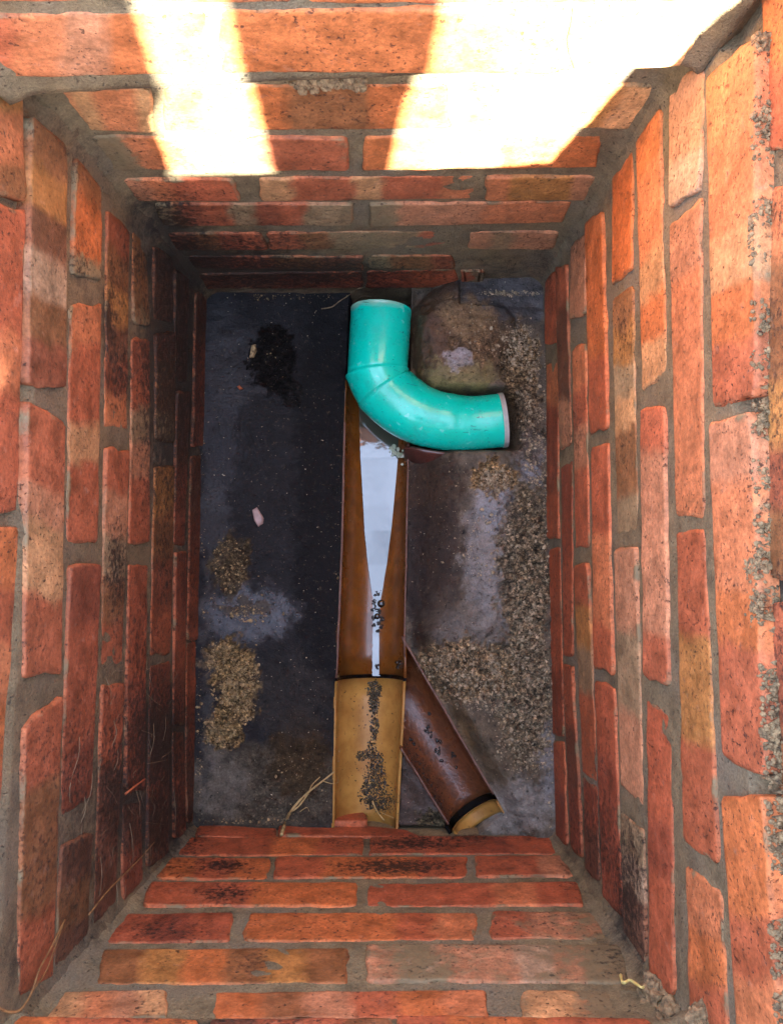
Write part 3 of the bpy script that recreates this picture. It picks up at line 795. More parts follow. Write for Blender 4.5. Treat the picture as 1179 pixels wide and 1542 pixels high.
PATCH_R = [(650, 830, 44, 150, .95, lin(40, 27, 17), .35, .4), (625, 800, 20, 200, .8, lin(30, 19, 13), .3, .3), (640, 720, 60, 40, .8, lin(52, 37, 24), .35, .6), (700, 930, 60, 40, .35, lin(74, 64, 52), .5, .5),
  (738, 830, 36, 120, .8, lin(104, 100, 96), 1.0, .35), (750, 760, 32, 50, .8, lin(100, 100, 102), 1.1, .25), (800, 690, 18, 40, .8, lin(98, 99, 104), 1.1, .25), (720, 950, 60, 30, .5, lin(88, 82, 74), .9, .4),
  (790, 860, 40, 130, .8, lin(112, 98, 74), .3, 1.), (790, 1040, 40, 120, .8, lin(118, 104, 80), .3, 1.), (700, 1010, 80, 45, .8, lin(128, 108, 78), .3, 1.), (745, 720, 35, 26, .8, lin(130, 104, 66), .15, 1.),
  (755, 450, 80, 34, .9, lin(66, 66, 68), .5, .3), (690, 520, 68, 70, .85, lin(104, 80, 54), .35, .8), (648, 520, 26, 60, .75, lin(66, 42, 28), .5, .4), (690, 565, 55, 22, .7, lin(132, 116, 74), .5, .4), (700, 480, 40, 30, .6, lin(128, 102, 70), .4, .6), (690, 540, 18, 16, .6, lin(150, 146, 150), .95, .2),
  (785, 560, 28, 80, .85, lin(118, 98, 70), .1, 1.), (795, 640, 26, 60, .7, lin(88, 74, 58), .3, .9), (780, 1215, 60, 40, .8, lin(122, 118, 110), .6, .6), (740, 1130, 50, 60, .55, lin(84, 72, 52), .4, .6), (690, 1120, 20, 60, .5, lin(96, 76, 44), .4, .5), (830, 1150, 14, 60, .6, lin(122, 122, 122), .5, .4)]
def dress(p, patches, base, wet0, grain0):
    x, y = to_px(p); w1 = fbm(p * 60) * 14 + fbm(p * 210) * 9; w2 = fbm(p * 60 + Vector((5, 3, 9))) * 14 + fbm(p * 210 + Vector((2, 7, 1))) * 9
    c = base.copy(); wet = wet0; gr = grain0
    for bx, by, rx, ry, st, col, wt, g in patches:
        q = ((x + w1 - bx) / rx) ** 2 + ((y + w2 - by) / ry) ** 2
        if q < 4:
            f = st * (1 - (sstep(.75, 1.25, q) if g >= .9 else sstep(.45, 1.7, q))); c = c.lerp(col, f); wet = lerp(wet, wt, f); gr = lerp(gr, g, f)
    return c, wet, gr
def hermite(f): return f * f * (3 - 2 * f)
def z_left(p):
    x, y = to_px((p[0], p[1], -.01)); xr = interp(RIM_L, y); xl = 300
    f = min(1, max(0, (x - xl) / (xr - xl)))
    zw = lerp(.004, -.030, sstep(450, 1240, y))
    z = lerp(zw, rim_z(y) + .001, sstep(0, 1, f))
    v = Vector((p[0], p[1], 0))
    z += fbm(v * 25) * .0016 + fbm(v * 90) * .0006
    z += (blob(x, y, 345, 995, 38, 34, 1.3) + blob(x, y, 366, 1050, 24, 26) * .7 + blob(x, y, 335, 1098, 26, 28)) * .006 * (.7 + 1.3 * fbm(v * 120))
    hole = blob(x, y, 412, 545, 28, 48, 1.2); z -= hole * .006 * (1 + fbm(v * 160)); 
    return z
def z_right(p):
    x, y = to_px((p[0], p[1], .0)); v = Vector((p[0], p[1], 0))
    xr = interp(RIM_R, y)
    if y > 955: xr = lerp(608, 752, (y - 955) / (1210 - 955))
    d = x - xr
    rz = rim_z(min(y, 1000)) if y < 955 else lerp(-.013, -.004, (y - 955) / 255)
    flat = lerp(.012, .016, sstep(600, 1250, y))
    wdt = 80 if y < 900 else lerp(80, 34, sstep(900, 1010, y))
    z = lerp(rz + .001, flat, sstep(0, wdt, d))
    # lump of concrete behind the bend
    q = ((x - 690) / 84) ** 2 + ((y - 512) / 84) ** 2
    q += .12 * fbm(v * 24) + .05 * fbm(v * 120)
    if q < 1: z = max(z, lerp(z, .034 + .003 * fbm(v * 30) + .0012 * fbm(v * 200), min(1, (1 - max(0, q)) * 1.5) ** .7))
    if y < 470 and x > 690: z = lerp(z, .010, .6)
    # hollow in which the right arm of the bend lies
    if 560 < y < 690 and x < 800:
        k = (1 - sstep(34, 50, abs(y - 633))) * (1 - sstep(765, 792, x)); z = lerp(z, -.035, k)
    if y < 580 and x < 640: z = lerp(z, -.012, (1 - sstep(616, 636, x)))
    g = sstep(.2, .8, blob(x, y, 790, 900, 55, 330) + blob(x, y, 700, 1010, 90, 50))
    z += fbm(v * 22) * .0018 + fbm(v * 80) * (.0007 + .0016 * g) + g * .007 * fbm(v * 130) + g * .002 * fbm(v * 330)
    return z
def sheet(name, x_lo, x_hi, y0, y1, zf, step, patches, base, wet0, grain0, parent=None):
    ny = int((y1 - y0) / step); V = []; cols = []; wets = []; grs = []
    nx = int(max(x_hi(y0) - x_lo(y0), x_hi(y1) - x_lo(y1), x_hi((y0 + y1) / 2) - x_lo((y0 + y1) / 2)) / step)
    for j in range(ny + 1):
        y = lerp(y0, y1, j / ny); a, b = x_lo(y), x_hi(y)
        for i in range(nx + 1):
            x = lerp(a, b, i / nx); p = Vector((x, y, zf((x, y)))); V.append(p)
            c, w, g = dress(p, patches, base, wet0, grain0); cols.append(c); wets.append(w); grs.append(g)
    w = nx + 1
    F = [(j * w + i, j * w + i + 1, (j + 1) * w + i + 1, (j + 1) * w + i) for j in range(ny) for i in range(nx)]
    # skirt
    ring = [i for i in range(nx + 1)] + [j * w + nx for j in range(1, ny + 1)] + [ny * w + i for i in range(nx - 1, -1, -1)] + [j * w for j in range(ny - 1, 0, -1)]
    b = len(V)
    for k in ring: V.append(Vector((V[k].x, V[k].y, -.10))); cols.append(cols[k]); wets.append(0); grs.append(0)
    m = len(ring)
    for k in range(m): F.append((ring[(k + 1) % m], ring[k], b + k, b + (k + 1) % m))
    F.append(tuple(b + k for k in range(m)))
    return mesh_obj(name, V, F, M['floor'], parent, True, {'Col': ('FLOAT_COLOR', cols), 'wet': ('FLOAT', wets), 'grain': ('FLOAT', grs)})
def world_rim(rim, zf=None):
    pts = []
    for i in range(60):
        py = lerp(425, 1275, i / 59); q = at(interp(rim, py), py, rim_z(py)); pts.append((q.y, q.x))
    pts.sort(); return pts
rl = world_rim(RIM_L); rr = world_rim(RIM_R)
def xleft(y): return -.286
sl_ = sheet('concrete_benching', xleft, lambda y: interp(rl, y) - .0016, -.315, .405, z_left, .0021, PATCH_L, lin(24, 24, 26), .34, .62)
tag(sl_, 'smooth black concrete floor slab left of the channel, damp with bluish sheen', 'concrete benching', 'concrete benching beside the channel')
# right slab: its inner edge follows the channel, then the branch
br_pts = sorted([(b.y, b.x) for a, b in bfine])
def xr_lo(y):
    x = interp(rr, y) + .0018
    if br_pts[0][0] <= y <= br_pts[-1][0]: x = max(x, interp(br_pts, y) + .0022)
    elif y < br_pts[0][0]:
        yE = br_pts[0][0] - .022; xE = interp(br_pts, br_pts[0][0]) + .0022 + .022 * .55
        x = max(x, interp(br_pts, br_pts[0][0]) + .0022 + (br_pts[0][0] - y) * .55) if y > yE else max(x + .01, xE - (yE - y) * 1.25)
    return x
sr_ = sheet('concrete_benching', xr_lo, lambda y: .196, -.31, .405, z_right, .0021, PATCH_R, lin(84, 74, 60), .45, .5)
tag(sr_, 'rough grit-strewn concrete floor slab right of the channel, humped behind the bend', 'concrete benching', 'concrete benching beside the channel')
# wedge between the ochre pipe and the branch
blp = sorted([(a.y, a.x) for a, b in bfine])
wy1 = at(607, 1142, -.01).y
def w_hi(y):
    return max(interp(rr, y) + .003, interp(blp, max(y, blp[0][0])) - .0022 if y >= blp[0][0] else interp(blp, blp[0][0]) - .0022 + (blp[0][0] - y) * .4)
sw_ = sheet('concrete_benching', lambda y: interp(rr, y) + .0016, w_hi, -.30, wy1, lambda p: -.020 + fbm(Vector((p[0], p[1], 0)) * 60) * .002 - .006 * sstep(0, .03, w_hi(p[1]) - p[0]),
            .0028, [(655, 1190, 20, 50, .8, lin(96, 84, 78), .6, .4), (655, 1240, 30, 20, .8, lin(84, 76, 52), .3, 1.)], lin(70, 56, 46), .5, .4)
tag(sw_, 'small dark concrete wedge between the ochre pipe and the angled branch', 'concrete benching', 'concrete benching beside the channel')
# clay lip at the underside of the bend
lp = [at(x, y, z) for x, y, z in ((606, 678, -.012), (616, 674, -.004), (632, 678, .002), (654, 682, .003), (676, 684, .000), (692, 684, -.004))]
V = []; F = []
for i, p in enumerate(lp):
    d = (lp[min(i + 1, 5)] - lp[max(i - 1, 0)]).normalized(); sd = Vector((d.y, -d.x, 0)).normalized()
    for a, b in ((-.004, -.02), (-.0035, .002), (-.001, .0045), (.003, .003), (.010, -.006), (.02, -.03)):
        V.append(p + sd * (a if i not in (0, 5) else a * .6) + Vector((0, 0, b)))
for i in range(5):
    for k in range(5): F.append((i * 6 + k, i * 6 + k + 1, i * 6 + 7 + k, i * 6 + 6 + k))
F += [tuple(range(6))[::-1], tuple(range(30, 36))]
o = mesh_obj('clay_shard', V, F, M['clay']); sb = o.modifiers.new('s', 'SUBSURF'); sb.levels = 2; sb.render_levels = 2
tag(o, 'dark reddish brown clay shard tucked against the underside of the turquoise bend', 'shard')

tag(mesh_obj('floor', [Vector(q) for q in ((-.4, -.45, -.1), (.3, -.45, -.1), (.3, .5, -.1), (-.4, .5, -.1), (-.4, -.45, -.16), (.3, -.45, -.16), (.3, .5, -.16), (-.4, .5, -.16))],
             [(0, 1, 2, 3), (7, 6, 5, 4), (0, 4, 5, 1), (1, 5, 6, 2), (2, 6, 7, 3), (3, 7, 4, 0)], M['clay'], None, False), kind='structure')
# ------------------------------------------------------------------ loose material
def ico():
    bm = bmesh.new(); bmesh.ops.create_icosphere(bm, subdivisions=1, radius=1.0)
    v = [x.co.copy() for x in bm.verts]; f = [tuple(y.index for y in x.verts) for x in bm.faces]; bm.free(); return v, f
IV, IF = ico()
OV = [Vector(q) for q in ((1, 0, 0), (-1, 0, 0), (0, 1, 0), (0, -1, 0), (0, 0, 1), (0, 0, -1))]
OF = [(0, 2, 4), (2, 1, 4), (1, 3, 4), (3, 0, 4), (2, 0, 5), (1, 2, 5), (3, 1, 5), (0, 3, 5)]
def lumps(items, big=False):
    V = []; F = []
    for p, r in items:
        sv, sf = (IV, IF) if (big or r > .0022) else (OV, OF)
        b = len(V); R = Matrix.Rotation(random.uniform(0, 6.28), 3, Vector((random.gauss(0, 1), random.gauss(0, 1), random.gauss(0, 1) + .01)).normalized())
        S = Vector((random.uniform(.7, 1.3), random.uniform(.7, 1.3), random.uniform(.5, 1.0)))
        for v in sv:
            q = R @ Vector((v.x * S.x, v.y * S.y, v.z * S.z)) * (r * random.uniform(.78, 1.2)); V.append(p + q)
        F += [tuple(i + b for i in f) for f in sf]
    return V, F
def scatter(patches, n, zf, rlo, rhi, xmin=0):
    out = []; tot = sum(q[4] for q in patches)
    for bx, by, rx, ry, wgt in patches:
        for _ in range(int(n * wgt / tot)):
            a = random.uniform(0, 6.283); d = math.sqrt(random.random()) * random.uniform(.75, 1.15)
            x, y = bx + rx * d * math.cos(a), by + ry * d * math.sin(a)
            w = fbm(Vector((x * .03, y * .03, 2)))
            w += .5 * fbm(Vector((x * .12, y * .12, 5)))
            if w < -.12 and random.random() < .9: continue
            p = at(x, y, 0); z = zf((p.x, p.y)); p = at(x, y, z); z = zf((p.x, p.y))
            r = rlo * (rhi / rlo) ** (random.random() ** 4.5)
            out.append((Vector((p.x, p.y, z + r * .35)), r))
    return out
GL = [(305, 700, 5, 240, .25), (300, 1120, 5, 110, .3), (410, 447, 110, 5, .25), (380, 1236, 80, 6, .35), (508, 1010, 4, 200, .2), (335, 990, 32, 24, 2), (368, 1020, 26, 32, 2), (345, 1040, 28, 22, 1.6), (362, 1068, 22, 22, 1.4), (332, 1098, 24, 26, 1.8), (345, 850, 26, 44, .8), (375, 925, 34, 14, .6), (320, 915, 18, 20, .4), (400, 900, 80, 80, .2), (450, 1170, 60, 60, .25), (410, 545, 30, 50, .05)]
V, F = lumps(scatter(GL, 6500, z_left, .0004, .0026))
tag(mesh_obj('grit', V, F, M['grit'], None, False), kind='stuff')
GR = [(822, 720, 5, 200, .5), (828, 1050, 5, 190, .5), (770, 442, 50, 5, .3), (795, 880, 30, 110, 2.6), (798, 990, 32, 90, 2.8), (700, 1005, 70, 30, 2.2), (745, 1040, 60, 44, 2.4), (790, 1110, 42, 60, 2.0), (745, 722, 26, 22, 1.0), (808, 700, 18, 40, .8), (790, 545, 24, 70, 1.8), (800, 640, 18, 50, .8), (765, 520, 26, 34, .8), (715, 500, 46, 40, .15), (700, 800, 50, 100, .2), (790, 770, 24, 60, .6), (745, 820, 50, 60, .5)]
V, F = lumps(scatter(GR, 22000, z_right, .0004, .0026))
tag(mesh_obj('gravel', V, F, M['gritgrey'], None, False), kind='stuff')
# silt lying in the ochre pipe
def z_pipe(x, y):
    q = at(x, y, -.06); A = at(interp(RIM_L, y), y, rim_z(y)); B = at(interp(RIM_R, y), y, rim_z(y)); c = (A + B) / 2; r = (B - A).length / 2
    for _ in range(3):
        dx = q.x - c.x; z = c.z - math.sqrt(max(1e-6, r * r - dx * dx)) ; q = at(x, y, z)
    return q
items = []
SILT = [(564, 1038, 12, 14, 3.4), (563, 1060, 8, 16, 1.8), (564, 1095, 7, 24, 1.2), (560, 1130, 9, 16, 1.0), (568, 1145, 13, 16, 1.4), (566, 1170, 18, 24, 2.6), (570, 1196, 28, 24, 4.0), (578, 1210, 24, 14, 2.2), (545, 1138, 10, 8, .6), (560, 1120, 40, 90, .10)]
for bx, by, rx, ry, wgt in SILT:
    for _ in range(int(wgt * 760)):
        a = random.uniform(0, 6.283); d = math.sqrt(random.random()) * random.uniform(.7, 1.15)
        q = z_pipe(bx + rx * d * math.cos(a), by + ry * d * math.sin(a)); r = .00062 * (3.6 ** (random.random() ** 2.2)); items.append((q + Vector((0, 0, r * .4)), r))
V, F = lumps(items)
tag(mesh_obj('silt', V, F, M['silt'], None, False), kind='stuff')
# bubbles and black scum on the water and in the branch
def ring_bubble(p, r, V, F, n=12, k=6, flat=.55):
    b = len(V)
    for j in range(k):
        ph = math.pi / 2 * j / (k - 1)
        for i in range(n):
            a = 6.283 * i / n; V.append(p + Vector((r * math.cos(ph) * math.cos(a), r * math.cos(ph) * math.sin(a), r * flat * math.sin(ph))))
    for j in range(k - 1):
        for i in range(n): F.append((b + j * n + i, b + j * n + (i + 1) % n, b + (j + 1) * n + (i + 1) % n, b + (j + 1) * n + i))
V = []; F = []; SL = []
for x, y, r in ((569, 895, 5), (564, 905, 4), (574, 909, 7), (565, 916, 5), (568, 928, 5.5), (575, 932, 4), (570, 938, 3.5), (562, 930, 3), (571, 921, 3.5), (563, 942, 2.5), (574, 944, 2.5), (569, 950, 2), (568, 1003, 3)):
    if r in (7, 5.5): ring_bubble(z_pipe(x, y) + Vector((0, 0, .001)), r * .00075, V, F)
    else: SL.append((x, y, r))
tag(mesh_obj('bubbles', V, F, M['bubble']), kind='stuff')
from mathutils.bvhtree import BVHTree
bvh = BVHTree.FromPolygons([v.co.copy() for v in branch_o.data.vertices], [tuple(f.vertices) for f in branch_o.data.polygons])
def on_branch(x, y):
    hit = bvh.ray_cast(CAM, ray(x, y))
    return hit[0] + Vector((0, 0, .0004)) if hit[0] else Vector((0, 0, -1))
items = []
for x, y, s in ((642, 1100, 5), (648, 1104, 5), (645, 1096, 4), (658, 1116, 3), (663, 1117, 2.5), (659, 1132, 5), (661, 1128, 4), (682, 1137, 4.5), (687, 1155, 2), (623, 1120, 5), (618, 1112, 4), (646, 1075, 2.5), (665, 1145, 2), (598, 1000, 8), (602, 996, 7), (600, 1004, 6)):
    for _ in range(9):
        q = (on_branch if x > 607 else z_pipe)(x + random.gauss(0, s * .35), y + random.gauss(0, s * .45)); items.append((q + Vector((0, 0, .0006)), random.uniform(.0008, .0024)))
for _ in range(520):
    f = random.random(); x = lerp(612, 672, f) + random.gauss(0, 7); y = lerp(1130, 1230, f) + random.gauss(0, 9)
    q = on_branch(x, y)
    if -.5 < q.z < -.012: items.append((q + Vector((0, 0, .0002)), random.uniform(.0005, .0011)))
for x, y, r in SL:
    for _ in range(16):
        q = z_pipe(x + random.gauss(0, r * .40), y + random.gauss(0, r * .46)); items.append((q + Vector((0, 0, .0009)), random.uniform(.0008, .0022)))
items = [q for q in items if q[0].z > -.2]
V, F = lumps(items)
tag(mesh_obj('scum', V, F, M['bubble']), kind='stuff')
M['foam'] = simple('foam', lin(170, 178, 150), lin(120, 130, 104), .15)
V = []; F = []
for _ in range(90):
    f = random.random(); x = lerp(552, 606, f) + random.gauss(0, 2.5); y = 652 + 38 * f ** 1.2 + random.gauss(0, 4) + (6 if f < .5 else 0)
    ring_bubble(z_pipe(x, y) + Vector((0, 0, .0068)), random.uniform(.0010, .0034), V, F, flat=.22)
tag(mesh_obj('foam', V, F, M['foam']), kind='stuff')
# crumbling mortar on the ledge of the right wall and in the near right corner
def ledge_items(k, pts, n, spread, rlo, rhi, off):
    out = []; P, nn, t, u = FRAME[k]
    for _ in range(n):
        f = random.random() * (len(pts) - 1); a = int(f); g = f - a
        x = lerp(pts[a][0], pts[a + 1][0], g) + random.gauss(0, spread); y = lerp(pts[a][1], pts[a + 1][1], g)
        if fbm(Vector((y * .018, 4, 1))) < -.25 : continue
        p = on_wall(k, x, y, off + random.uniform(-.004, .004)); out.append((p, rlo * (rhi / rlo) ** random.random()))
    return out
R8TOP = [(61, 1136), (400, 1130), (640, 1132), (900, 1140), (1200, 1151), (1500, 1166), (1560, 1169)]
def on_ledge(y, off, hgt):
    p = on_wall('R', interp(R8TOP, y), y, 0); return p + FRAME['R'][1] * off + Vector((0, 0, hgt))
led = []
for _ in range(900):
    y = random.uniform(50, 1545)
    if fbm(Vector((y * .013, 1, 4))) > -.1: led.append((on_ledge(y, random.uniform(-.012, .0012), random.uniform(.0005, .003)), random.uniform(.0007, .0021)))
V, F = lumps(led
             + [(on_wall('R', 1134 + random.gauss(0, 8), 852 + random.gauss(0, 10), 0), random.uniform(.0008, .0024)) for _ in range(130)]
             + [(on_wall('R', 1138 + random.gauss(0, 5), 912 + random.gauss(0, 12), 0), random.uniform(.0008, .0022)) for _ in range(70)], True)
LP = [(50, 1139), (300, 1136), (480, 1143), (640, 1139), (860, 1143), (1000, 1147), (1200, 1155), (1330, 1160), (1545, 1170)]
b0 = len(V); NR = 760; NC = 12
for i in range(NR):
    y = lerp(50, 1545, i / (NR - 1)); w = fbm(Vector((y * .013, 1, 4))) + .7 * fbm(Vector((y * .09, 2, 4)))
    front = min(.0012, -.0080 + .018 * max(-.2, w + .12))
    for k in range(NC):
        f = k / (NC - 1); off = lerp(front, -.0135, f)
        prof = min(1, f * 5, (1 - f) * 8)
        yy = y + 3 * noise.noise(Vector((y * .2, f * 5, 2)))
        hgt = prof * (.0008 + .0034 * abs(fbm(Vector((off * 300, y * .07, 9)))) + .0014 * abs(noise.noise(Vector((off * 800, y * .2, 3))))) - (0 if prof else .003) - (.004 if front < -.011 else 0)
        V.append(on_ledge(yy, off, hgt))
F += [(b0 + i * NC + k, b0 + i * NC + k + 1, b0 + (i + 1) * NC + k + 1, b0 + (i + 1) * NC + k) for i in range(NR - 1) for k in range(NC - 1)]
o = mesh_obj('crumbling_mortar', V, F, M['crumb'], WROOT['R'], False); tag(o, kind='stuff')
# rough mortar along the top of the far wall
V, F = lumps(ledge_items('B', [(0, 14), (240, 14), (520, 12), (700, 14)], 700, 4, .001, .0036, .022) + [(on_wall('B', random.uniform(440, 550), random.gauss(124, 5), .004), random.uniform(.0015, .004)) for _ in range(110)], True)
o = mesh_obj('crumbling_mortar', V, F, M['crumb'], WROOT['B'], False); tag(o, kind='stuff')
def mortar_lump(x, y, r, off, label):
    p = on_wall('R', x, y, off); V = []; F = []
    bm = bmesh.new(); bmesh.ops.create_icosphere(bm, subdivisions=4, radius=r)
    for v in bm.verts:
        q = v.co * (40 / (r / .02)); d = 1 + .5 * fbm(v.co * 60 + p * 9) + .3 * fbm(v.co * 150) + .12 * fbm(v.co * 420)
        V.append(p + v.co * d)
    F = [tuple(q.index for q in f.verts) for f in bm.faces]; bm.free()
    o = mesh_obj('mortar_lump', V, F, M['crumb'], None, False); tag(o, label, 'mortar lump', 'mortar lumps in the near right corner')
mortar_lump(985, 1508, .015, .006, 'bigger rough grey mortar lump in the near right corner, left of the tall pointed one')
mortar_lump(1056, 1536, .010, .002, 'small pointed mortar lump at the bottom edge, on the right wall joint')
mortar_lump(1010, 1538, .012, .004, 'flat grey mortar lump lowest in the near right corner')

# ------------------------------------------------------------------ roots, twigs, chips
def tube(name, strands, mat, label, cat, group=None):
    V = []; F = []; n = 6
    for pts, r0, r1 in strands:
        P = []
        for i in range(len(pts) - 1):
            for s in range(5):
                P.append(cat_(pts, i, s / 5))
        P.append(pts[-1]); b = len(V); m = len(P)
        for i, p in enumerate(P):
            tg = (P[min(m - 1, i + 1)] - P[max(0, i - 1)]).normalized(); sx = tg.orthogonal().normalized(); sy = tg.cross(sx)
            r = lerp(r0, r1, i / (m - 1)) * (1 + .3 * noise.noise(p * 300))
            for k in range(n): V.append(p + sx * (r * math.cos(6.283 * k / n)) + sy * (r * math.sin(6.283 * k / n)))
        for i in range(m - 1):
            for k in range(n): F.append((b + i * n + k, b + i * n + (k + 1) % n, b + (i + 1) * n + (k + 1) % n, b + (i + 1) * n + k))
        F.append(tuple(b + k for k in range(n))[::-1]); F.append(tuple(b + (m - 1) * n + k for k in range(n)))
    o = mesh_obj(name, V, F, mat); tag(o, label, cat, group or ('roots growing into the pit' if name == 'plant_root' else None)); return o
def cat_(pts, i, f):
    return cat(pts[max(0, i - 1)], pts[i], pts[i + 1], pts[min(len(pts) - 1, i + 2)], f)
def zl(x, y, up=.002):
    p = at(x, y, -.015); z = z_left((p.x, p.y)); return at(x, y, z + up)
Fp = lambda x, y, o=.004: on_wall('F', x, y, o)
Lp = lambda x, y, o=.003: on_wall('L', x, y, o)
tube('plant_root', [([Fp(424, 1257), Fp(430, 1238, .008), zl(438, 1222, .012), zl(452, 1205, .012), zl(468, 1190, .010), zl(486, 1176, .008), zl(504, 1162, .006)], .0024, .0008),
                    ([zl(438, 1222, .011), zl(450, 1214, .012), zl(464, 1195, .011), zl(470, 1182, .009), zl(482, 1170, .007)], .0014, .0006),
                    ([zl(452, 1222, .006), zl(462, 1216, .007), zl(466, 1222, .005)], .0006, .0003), ([zl(486, 1176, .008), zl(500, 1180, .005), zl(510, 1178, .004)], .0006, .0003)], M['root'],
     'forked pale plant root hanging over the black slab beside the ochre pipe', 'root')
tube('plant_root', [([z_pipe(561, 1205) + Vector((0, 0, .004)), z_pipe(568, 1218) + Vector((0, 0, .012)), Fp(579, 1236, .006)], .0011, .0008),
                    ([z_pipe(572, 1220) + Vector((0, 0, .010)), z_pipe(590, 1228) + Vector((0, 0, .008)), Fp(608, 1240, .004)], .0005, .0003)], M['root'],
     'short straight root sticking out of the silt at the foot of the ochre pipe', 'root')
Bp = lambda x, y, o=.004: on_wall('B', x, y, o)
tube('plant_root', [([zl(484, 465, .004), zl(500, 462, .006), zl(512, 453, .008), Bp(525, 445, .006), Bp(536, 436, .006), Bp(546, 433, .004)], .0009, .0005),
                    ([Bp(532, 455, .01), Bp(545, 446, .012), Bp(560, 447, .012)], .0006, .0003)], M['thread'],
     'thin white root curling out of the far wall just above the turquoise pipe', 'root')
tube('plant_root', [([Lp(-4, 1516, .004), Lp(14, 1524, .008), Lp(32, 1520, .012), Lp(48, 1495, .012), Lp(60, 1460, .010), Lp(76, 1430, .007), Lp(98, 1385, .004)], .0011, .0006),
                    ([Lp(50, 1492, .012), Lp(70, 1462, .009), Lp(84, 1425, .006), Lp(97, 1388, .004)], .0007, .0004)], M['root_brown'],
     'long straw brown root bowed across the bottom left corner', 'root')
tube('plant_root', [([Lp(134, 1378), Lp(160, 1345, .006), Lp(188, 1316, .006), Lp(214, 1290, .005), Lp(233, 1268, .004)], .0008, .0005)], M['root_brown'],
     'thin brown root slanting over the grimy foot of the left wall', 'root')
tube('twig', [([Lp(189, 1196), Lp(200, 1187, .006), Lp(219, 1173, .004)], .0013, .0009)], M['rust'],
     'short rusty orange twig stuck to the grimy left wall', 'twig')
tube('plant_root', [([Fp(934, 1468, .004), Fp(938, 1480, .006), Fp(948, 1476, .007), Fp(958, 1482, .008), Fp(966, 1487, .008), Fp(972, 1484, .006)], .0013, .0010)], M['worm'],
     'pale yellow bent root lying on the cement-smeared brick in the near right corner', 'root')
hair = []
for x, y, dx, dy, bend_ in ((120, 1110, -10, 55, 4), (112, 1160, -6, 50, -3), (140, 1165, -16, 60, 5), (128, 1200, -6, 40, 4), (172, 1085, -4, 40, 6), (178, 1130, -6, 30, 3), (152, 1290, -2, 60, 3), (222, 1150, 30, -6, 2), (205, 1190, 6, 40, 3), (232, 1090, -6, 50, 3), (250, 1080, -4, 36, 2), (160, 1020, 8, 40, 3), (245, 1140, 14, -10, 1), (176, 1330, -4, 60, 4), (262, 1190, 2, 60, 2), (214, 1100, 20, 10, 4), (196, 1240, 4, 70, 3), (282, 1200, -2, 30, 2)):
    hair.append(([Lp(x, y, .002), Lp(x + dx * .5 + bend_, y + dy * .5, .005), Lp(x + dx, y + dy, .002)], .00024, .00018))
for _ in range(60):
    x = random.gauss(205, 45); y = random.uniform(980, 1340)
    if not 100 < x < 285: continue
    L_ = random.uniform(8, 34); a = random.gauss(1.6, .5); dx, dy = math.cos(a) * L_, math.sin(a) * L_; bb = random.uniform(-4, 4)
    hair.append(([Lp(x, y, .0018), Lp(x + dx * .5 + bb, y + dy * .5, random.uniform(.002, .004)), Lp(x + dx, y + dy, .0015)], .00016, .00012))
o = tube('root_hairs', hair, M['thread'], None, None); tag(o, kind='stuff')

def chip(name, x, y, outline, hgt, mat, label, cat_name):
    c = at(x, y, 0); n = len(outline); V = []; F = []
    top = [at(a, b, z_left((at(a, b, -.01).x, at(a, b, -.01).y)) + hgt + random.uniform(0, .0012)) for a, b in outline]
    zc = sum((q for q in top), Vector()) / n
    V = [q - Vector((0, 0, hgt + .002)) for q in top] + top + [q.lerp(zc, .25) + Vector((0, 0, .0012)) for q in top]
    for i in range(n):
        j = (i + 1) % n; F += [(i, j, n + j, n + i), (n + i, n + j, 2 * n + j, 2 * n + i)]
    F.append(tuple(range(2 * n, 3 * n))); F.append(tuple(range(n))[::-1])
    o = mesh_obj(name, V, F, mat, None, False); tag(o, label, cat_name)
chip('stone_chip', 388, 778, [(380, 768), (387, 764), (397, 780), (396, 788), (389, 793), (383, 784)], .003, M['stone'], 'flat pinkish grey stone chip lying alone on the black slab', 'stone')
chip('pebble', 381, 528, [(379, 520), (385, 518), (386, 528), (382, 537), (376, 538), (377, 530)], .003, M['grit'], 'small tan pebble at the edge of the black hollow in the left slab', 'stone')
chip('pebble', 361, 584, [(357, 582), (361, 580), (366, 585), (361, 587)], .002, M['rust'], 'tiny orange brick crumb on the black slab below the hollow', 'stone')

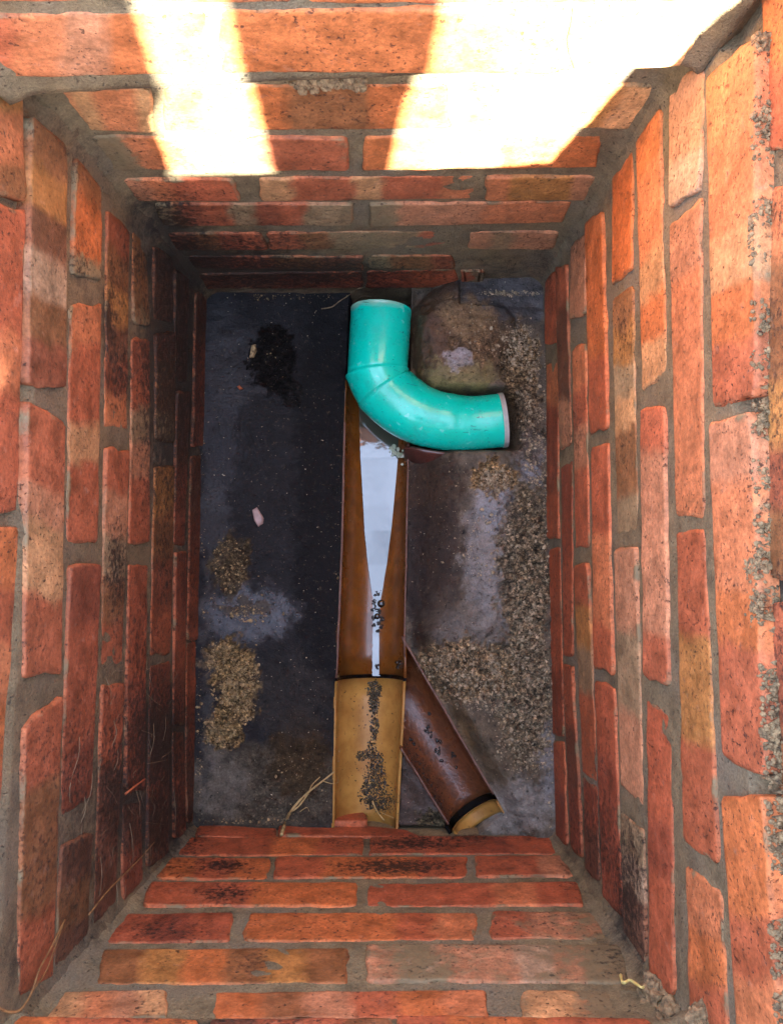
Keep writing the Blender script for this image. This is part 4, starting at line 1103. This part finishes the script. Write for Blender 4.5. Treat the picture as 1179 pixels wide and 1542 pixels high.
# ------------------------------------------------------------------ the person standing at the near rim (above the picture)
def person():
    Z = RIM
    J = {}
    def j(n, p, r): J[n] = (Vector(p), r)
    j('pelvis', (0.03, -.56, Z + .93), (.15, .11)); j('waist', (0.03, -.56, Z + 1.07), (.13, .10)); j('chest', (.03, -.55, Z + 1.28), (.16, .11)); j('neck', (.03, -.53, Z + 1.46), (.055, .055)); j('chin', (.03, -.51, Z + 1.55), (.07, .08)); j('crown', (.03, -.50, Z + 1.70), (.07, .08))
    for s, sx in (('l', -1), ('r', 1)):
        hx = .03 + .085 * sx
        fx = -.139 if sx < 0 else .052
        j(s + 'hip', (hx, -.56, Z + .86), (.085, .09)); j(s + 'knee', (lerp(hx, fx, .5) + .0, -.53, Z + .47), (.068, .07))
        j(s + 'shin', (fx + (.016 if sx > 0 else .026), -.515, Z + .25), (.070, .070)); j(s + 'hem', (fx + (.012 if sx > 0 else .004), -.51, Z + .235), (.064, .064))
        j(s + 'ankle', (fx, -.51, Z + .09), (.058, .058)); j(s + 'toe', (fx - .01 if sx > 0 else fx - .13, -.40, Z + .05), (.05, .05))
        j(s + 'shoulder', (.03 + .19 * sx, -.55, Z + 1.40), (.062, .062)); j(s + 'elbow', (.03 + .26 * sx, -.53, Z + 1.12), (.048, .048)); j(s + 'wrist', (.03 + .24 * sx, -.44, Z + .90), (.034, .034)); j(s + 'hand', (.03 + .22 * sx, -.40, Z + .82), (.03, .03))
    E = [('pelvis', 'waist'), ('waist', 'chest'), ('chest', 'neck'), ('neck', 'chin'), ('chin', 'crown')]
    for s in 'lr':
        E += [('pelvis', s + 'hip'), (s + 'hip', s + 'knee'), (s + 'knee', s + 'shin'), (s + 'shin', s + 'hem'), (s + 'hem', s + 'ankle'), (s + 'ankle', s + 'toe'), ('chest', s + 'shoulder'), (s + 'shoulder', s + 'elbow'), (s + 'elbow', s + 'wrist'), (s + 'wrist', s + 'hand')]
    names = list(J); me = bpy.data.meshes.new('person')
    me.from_pydata([tuple(J[n][0]) for n in names], [(names.index(a), names.index(b)) for a, b in E], [])
    o = bpy.data.objects.new('person', me); COL.objects.link(o)
    o.modifiers.new('skin', 'SKIN'); o.modifiers.new('sub', 'SUBSURF').render_levels = 1
    for i, n in enumerate(names):
        d = me.skin_vertices[0].data[i]; d.radius = J[n][1]; d.use_root = (n == 'pelvis')
    bpy.context.view_layer.update()
    dg = bpy.context.evaluated_depsgraph_get(); m2 = bpy.data.meshes.new_from_object(o.evaluated_get(dg))
    o.modifiers.clear(); o.data = m2; m2.materials.clear(); m2.materials.append(M['trousers'])
    m2.polygons.foreach_set('use_smooth', [True] * len(m2.polygons))
    tag(o, 'person in dark clothes standing astride at the near rim of the pit', 'person')
person()
